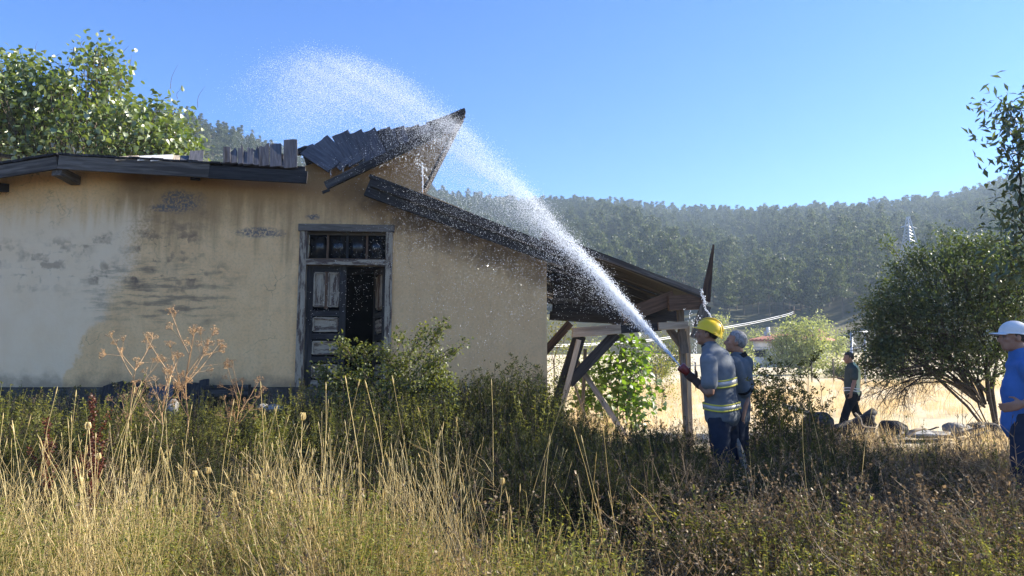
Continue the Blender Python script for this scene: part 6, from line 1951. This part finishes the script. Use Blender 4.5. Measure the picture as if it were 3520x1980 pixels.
def far_house_b():
    Y = 120.0
    b = gp(2820, Y)
    h = empty('dark_roofed_house', b, 0, 'house behind the round tree showing only a dull roof and broad chimney', 'house')
    def q(px, py, dy=0): return rp(px, py, Y + dy, b)
    def bx(nm, px0, px1, py0, py1, d0, d1, mat, par=h):
        a, c = q(px0, py1), q(px1, py0); mb = MB(); boxm(mb, (a[0], d0, a[2]), (c[0], d1, c[2])); return mobj(nm, mb.mesh(nm), M[mat], par)
    bx('wall', 2770, 2845, 1150, 1340, 0, 7, 'render_white')
    V = [q(2755, 1150, -.8), q(2852, 1150, -.8), q(2852, 1150, 7.6), q(2755, 1150, 7.6), q(2790, 1132, 3.4), q(2818, 1132, 3.4)]
    mb = MB(); V2 = [v - V3(0, 0, .2) for v in V[:4]]
    mb.add(np.array(V + V2), [[0, 1, 5, 4], [1, 2, 5], [2, 3, 4, 5], [3, 0, 4], [0, 6, 7, 1], [1, 7, 8, 2], [2, 8, 9, 3], [3, 9, 6, 0], [6, 9, 8, 7]])
    rf = mobj('roof', mb.mesh('roof'), M['tile_red'], h)
    bx('chimney', 2799, 2810, 1118, 1150, 1.0, 1.8, 'render_white', rf)
    bx('window', 2825, 2838, 1160, 1180, -.05, -.004, 'dark_void')
far_house_b()

def metal_frame():
    Y = 42.0
    b = gp(2950, Y)
    o = empty('metal_frame', b, 0, 'tall grey metal post frame with a crossbar standing by the round tree', 'metal frame')
    def q(px, py, dy=0): return rp(px, py, Y + dy, b)
    def bar(nm, a, c, r):
        mb = MB(); tube(mb, np.array([a, c]), r, 10, caps=True); mobj(nm, mb.mesh(nm, True), M['alu'], o)
    bar('post', q(2927, 1142), q(2928, 1350), .075); bar('post', q(2974, 1145), q(2975, 1350), .06)
    bar('crossbar', q(2925, 1142), q(2980, 1141), .055); bar('brace', q(2930, 1172), q(2948, 1196), .03); bar('brace', q(2973, 1178), q(2958, 1196), .03)
    bar('lower_bar', q(2928, 1196), q(2975, 1196), .03)
metal_frame()

def utility_line():
    Y = 95.0
    b = gp(2728, Y)
    o = empty('utility_pole', b, 0, 'thin wooden utility pole rising from behind the round tree', 'utility pole')
    mb = MB(); top = rp(2728, 1052, Y, b); tube(mb, np.array([V3(0, 0, -.3), top]), [.14, .10], 8, caps=True); mobj('pole', mb.mesh('pole'), M['bark'], o)
    mb = MB(); tube(mb, np.array([top + V3(-.8, .3, -.5), top + V3(.8, -.3, -.5)]), .06, 6, caps=True); mobj('crossarm', mb.mesh('crossarm'), M['bark'], o)
    for k, dz in enumerate((0, 5.5)):
        P = []
        for (px, py, YY) in ((1900, 1186, 50), (2100, 1177, 56), (2280, 1161, 64), (2500, 1122, 76), (2610, 1102, 84), (2710, 1078, 93), (2728, 1070, 95)):
            P.append(at(px, py + dz, YY))
        mb = MB(); tube(mb, catmull([np.array(p) for p in P], 6) - np.array(P[0]), .032, 5)
        c = mobj('power_cable', mb.mesh('power_cable'), M['cable']); c.location = P[0]
        tag(c, 'pale power cable sagging across the valley behind the hard hat', 'cable', 'power cables')
utility_line()

def pylon():
    d = ray(3131, 900); az = math.atan2(d.x, d.y); r = 285.0
    X, Y = math.sin(az) * r, math.cos(az) * r; z = float(hill_z(az, r))
    topz = float(at(3132, 745, Y).z); H = topz - z
    o = empty('lattice_pylon', (X, Y, z), .3, 'pale steel lattice pylon standing on the wooded slope', 'pylon')
    def wid(t): return 1.9 * (1 - t) ** 1.1 + .35
    c = [(-1, -1), (1, -1), (1, 1), (-1, 1)]
    n = 12
    for (a, b_) in c:
        mb = MB(); tube(mb, np.array([V3(a * wid(t), b_ * wid(t), H * t) for t in np.linspace(0, 1, 7)]), .20, 4); mobj('leg', mb.mesh('leg'), M['alu'], o)
    mb = MB()
    for i in range(n):
        t0, t1 = i / n, (i + 1) / n
        for k in range(4):
            a, b_ = c[k], c[(k + 1) % 4]
            tube(mb, np.array([V3(a[0] * wid(t0), a[1] * wid(t0), H * t0), V3(b_[0] * wid(t1), b_[1] * wid(t1), H * t1)]), .10, 3)
            tube(mb, np.array([V3(b_[0] * wid(t0), b_[1] * wid(t0), H * t0), V3(a[0] * wid(t1), a[1] * wid(t1), H * t1)]), .10, 3)
    mobj('lattice_bracing', mb.mesh('lattice_bracing'), M['alu'], o)
    mb = MB()
    for t, w in ((.72, 3.4), (.74, 3.4)):
        tube(mb, np.array([V3(-w, 0, H * .72), V3(0, 0, H * t + .8), V3(w, 0, H * .72)]), .13, 4)
    mobj('crossarm', mb.mesh('crossarm'), M['alu'], o)
pylon()
for k, (px, Y) in enumerate(((2255, 38), (2390, 40), (2540, 44), (2790, 50), (2865, 48))):
    b = gp(px, Y); mb = MB(); tube(mb, np.array([V3(0, 0, -.2), V3(.02, 0, 1.5)]), .05, 7, caps=True)
    o = mobj('fence_post', mb.mesh('fence_post'), M['bark']); o.location = b; tag(o, 'thin wooden fence post at the far edge of the dry field', 'fence post', 'field fence posts')

# ------------------------------------------------------------------ water
def water_material(name='water_drops'):
    t = NT(name)
    d = t.n('ShaderNodeBsdfDiffuse'); d.inputs['Color'].default_value = (.93, .96, 1, 1)
    tr = t.n('ShaderNodeBsdfTranslucent'); tr.inputs['Color'].default_value = (.95, .97, 1, 1)
    m = t.n('ShaderNodeMixShader'); m.inputs[0].default_value = .6
    t.l(d.outputs[0], m.inputs[1]); t.l(tr.outputs[0], m.inputs[2])
    g = t.n('ShaderNodeBsdfGlossy'); g.inputs['Roughness'].default_value = .12
    m2 = t.n('ShaderNodeMixShader'); m2.inputs[0].default_value = .12
    t.l(m.outputs[0], m2.inputs[1]); t.l(g.outputs[0], m2.inputs[2])
    return t.done(m2.outputs[0])
M['water'] = water_material()

def euler_from_x(D):
    """euler turning +x onto D (rows)"""
    D = D / (np.linalg.norm(D, axis=1, keepdims=True) + 1e-9)
    return np.stack([np.zeros(len(D)), -np.arcsin(np.clip(D[:, 2], -1, 1)), np.arctan2(D[:, 1], D[:, 0])], 1)

def build_spray():
    rng = np.random.default_rng(77)
    p0 = NOZZLE
    # one drop's flight: slowing forwards (drag), falling under gravity; fitted to the arc in the photograph
    pe = np.array(at(1050, 300, 15.0)); e = pe - p0
    KD, bq, c = .5, 9.5, -3.25
    v0 = np.array([e[0], e[1], bq])
    def path(t, s, dv):
        """t time, s speed factor (slow drops fall short), dv direction jitter"""
        vx = v0[None] * s[:, None] + dv
        gt = (1 - np.exp(-KD * t)) / (1 - math.exp(-KD)); gd = KD * np.exp(-KD * t) / (1 - math.exp(-KD))
        P = p0 + vx * gt[:, None]; P[:, 2] += c * t ** 2
        V = vx * gd[:, None]; V[:, 2] += 2 * c * t
        return P, V
    out_P, out_V, out_r, out_st = [], [], [], []
    nv = np.linalg.norm(v0); fdir = unit(v0); side = unit(np.cross(fdir, V3(0, 0, 1))); upp = np.cross(side, fdir)
    NR = 70; RO = rng.normal(size=(NR, 3))
    def emit(n, tmin, tmax, tp, smax, ssd, jit, rlo, rhi, stretch):
        t = tmin + (tmax - tmin) * rng.random(n) ** tp
        s = np.clip(smax - np.abs(rng.normal(size=n)) * ssd, .35, 1.06)
        # sharp upper edge: drops are shed sideways and downwards, hardly upwards
        # and most of them travel in ropes of water
        rope = rng.integers(0, NR, n); free = rng.random(n) < .45
        a1 = np.where(free, rng.normal(size=n), RO[rope, 0] + rng.normal(size=n) * .16)
        a2 = np.where(free, rng.normal(size=n), RO[rope, 1] + rng.normal(size=n) * .16)
        a3 = np.where(free, rng.normal(size=n), RO[rope, 2] + rng.normal(size=n) * .05)
        s = np.clip(smax - np.abs(a3) * ssd, .35, 1.06)
        dv = (a1 * jit * nv)[:, None] * side + ((-np.abs(a2) * 1.3 + rng.normal(size=n) * .22) * jit * nv)[:, None] * upp
        P, V = path(t, s, dv)
        clump = np.sin(P[:, 0] * 9 + P[:, 2] * 7) * np.sin(P[:, 2] * 11 - P[:, 1] * 6)
        k = rng.random(n) < .70 + .30 * clump
        P, V, t = P[k], V[k], t[k]; m = len(P)
        out_P.append(P); out_V.append(V); out_r.append(rng.uniform(rlo, rhi, m) * (1 + .6 * (rng.random(m) < .06)) * (.75 + .25 * np.minimum(1, t / .3)))
        out_st.append(1.2 + stretch * np.exp(-t / .12))
    emit(115000, .0, 1.12, 1.35, 1.035, .055, .033, .0013, .0031, 5.0)      # the jet itself
    emit(64000, .05, 1.1, 1.1, 1.03, .22, .042, .0014, .0031, 2.0)       # widening fan under it
    emit(22000, .45, 1.30, .9, 1.04, .12, .034, .0018, .0046, 0.0)        # plume over the roof
    emit(22000, .20, 1.15, 1.0, .98, .30, .040, .0013, .0030, 0.0)        # drizzle drifting on to the wall
    P = np.concatenate(out_P); V = np.concatenate(out_V); r = np.concatenate(out_r); st = np.concatenate(out_st)
    # drops stop at the wall, the roof and the ground
    R3 = np.array(HI.to_3x3()); q = (P - np.array(D0)) @ R3.T
    topz = np.interp(q[:, 0], [LP(a, b_)[0] for a, b_ in ((-700, 690), (200, 560), (1040, 585), (1160, 455), (1560, 400), (1590, 400), (1600, 640), (1875, 830))], [LP(a, b_)[1] for a, b_ in ((-700, 690), (200, 560), (1040, 585), (1160, 455), (1560, 400), (1590, 400), (1600, 640), (1875, 830))])
    bad = (q[:, 1] > -.04) & (q[:, 2] < topz) & (q[:, 0] < sr + .1)
    bad |= P[:, 2] < gz(P[:, 0], P[:, 1]) + .05
    k = ~bad
    P, V, r, st = P[k], V[k], r[k], st[k]
    o = scatter('water_spray', [M['water']], P, euler_from_x(V), np.stack([r * st, r, r], 1))
    tag(o, 'arching jet of white water drops sprayed over the house roof', 'water', kind='stuff')
    # water running off the eave and dripping
    PP, RR = [], []
    for (px0, py0, px1, py1, Y, n, sp) in ((2420, 1055, 2445, 1092, 12.1, 60, .012), (2412, 1000, 2424, 1050, 12.1, 110, .02), (2395, 1090, 2440, 1150, 12.1, 50, .08), (2392, 1150, 2380, 1300, 12.1, 70, .035), (2360, 1075, 2400, 1125, 12.2, 25, .05),
                                           (1452, 560, 1453, 660, 11.5, 110, .010), (1430, 555, 1470, 600, 11.5, 60, .05), (1136, 580, 1137, 610, 11.5, 14, .008), (1180, 575, 1178, 592, 11.5, 10, .006), (1300, 570, 1520, 480, 11.5, 90, .05)):
        t = rng.random(n)[:, None]
        a, b_ = np.array(at(px0, py0, Y)), np.array(at(px1, py1, Y))
        PP.append(a + (b_ - a) * t + rng.normal(size=(n, 3)) * sp * np.array([.6, .3, 1])); RR.append(rng.uniform(.003, .0075, n))
    PP = np.concatenate(PP); RR = np.concatenate(RR); n = len(PP)
    o = scatter('dripping_water', [M['water']], PP, np.zeros((n, 3)), np.stack([RR, RR, RR * 1.8], 1))
    tag(o, 'water drops running off the broken roof edges', 'water', kind='stuff')
build_spray()
# ------------------------------------------------------------------ haze
def build_haze():
    mb = MB(); boxm(mb, (-1500, -1500, -1.6), (1500, 1500, 172))
    t = NT('haze')
    v = t.n('ShaderNodeVolumePrincipled')
    v.inputs['Color'].default_value = (0.60, 0.78, 1.0, 1)
    v.inputs['Density'].default_value = 0.00045
    v.inputs['Anisotropy'].default_value = 0.25
    t.l(v.outputs[0], t.out.inputs['Volume'])
    o = mobj('haze', mb.mesh('haze'), t.m)
    tag(o, 'thin blue summer haze filling the valley', 'haze', kind='stuff')
build_haze()
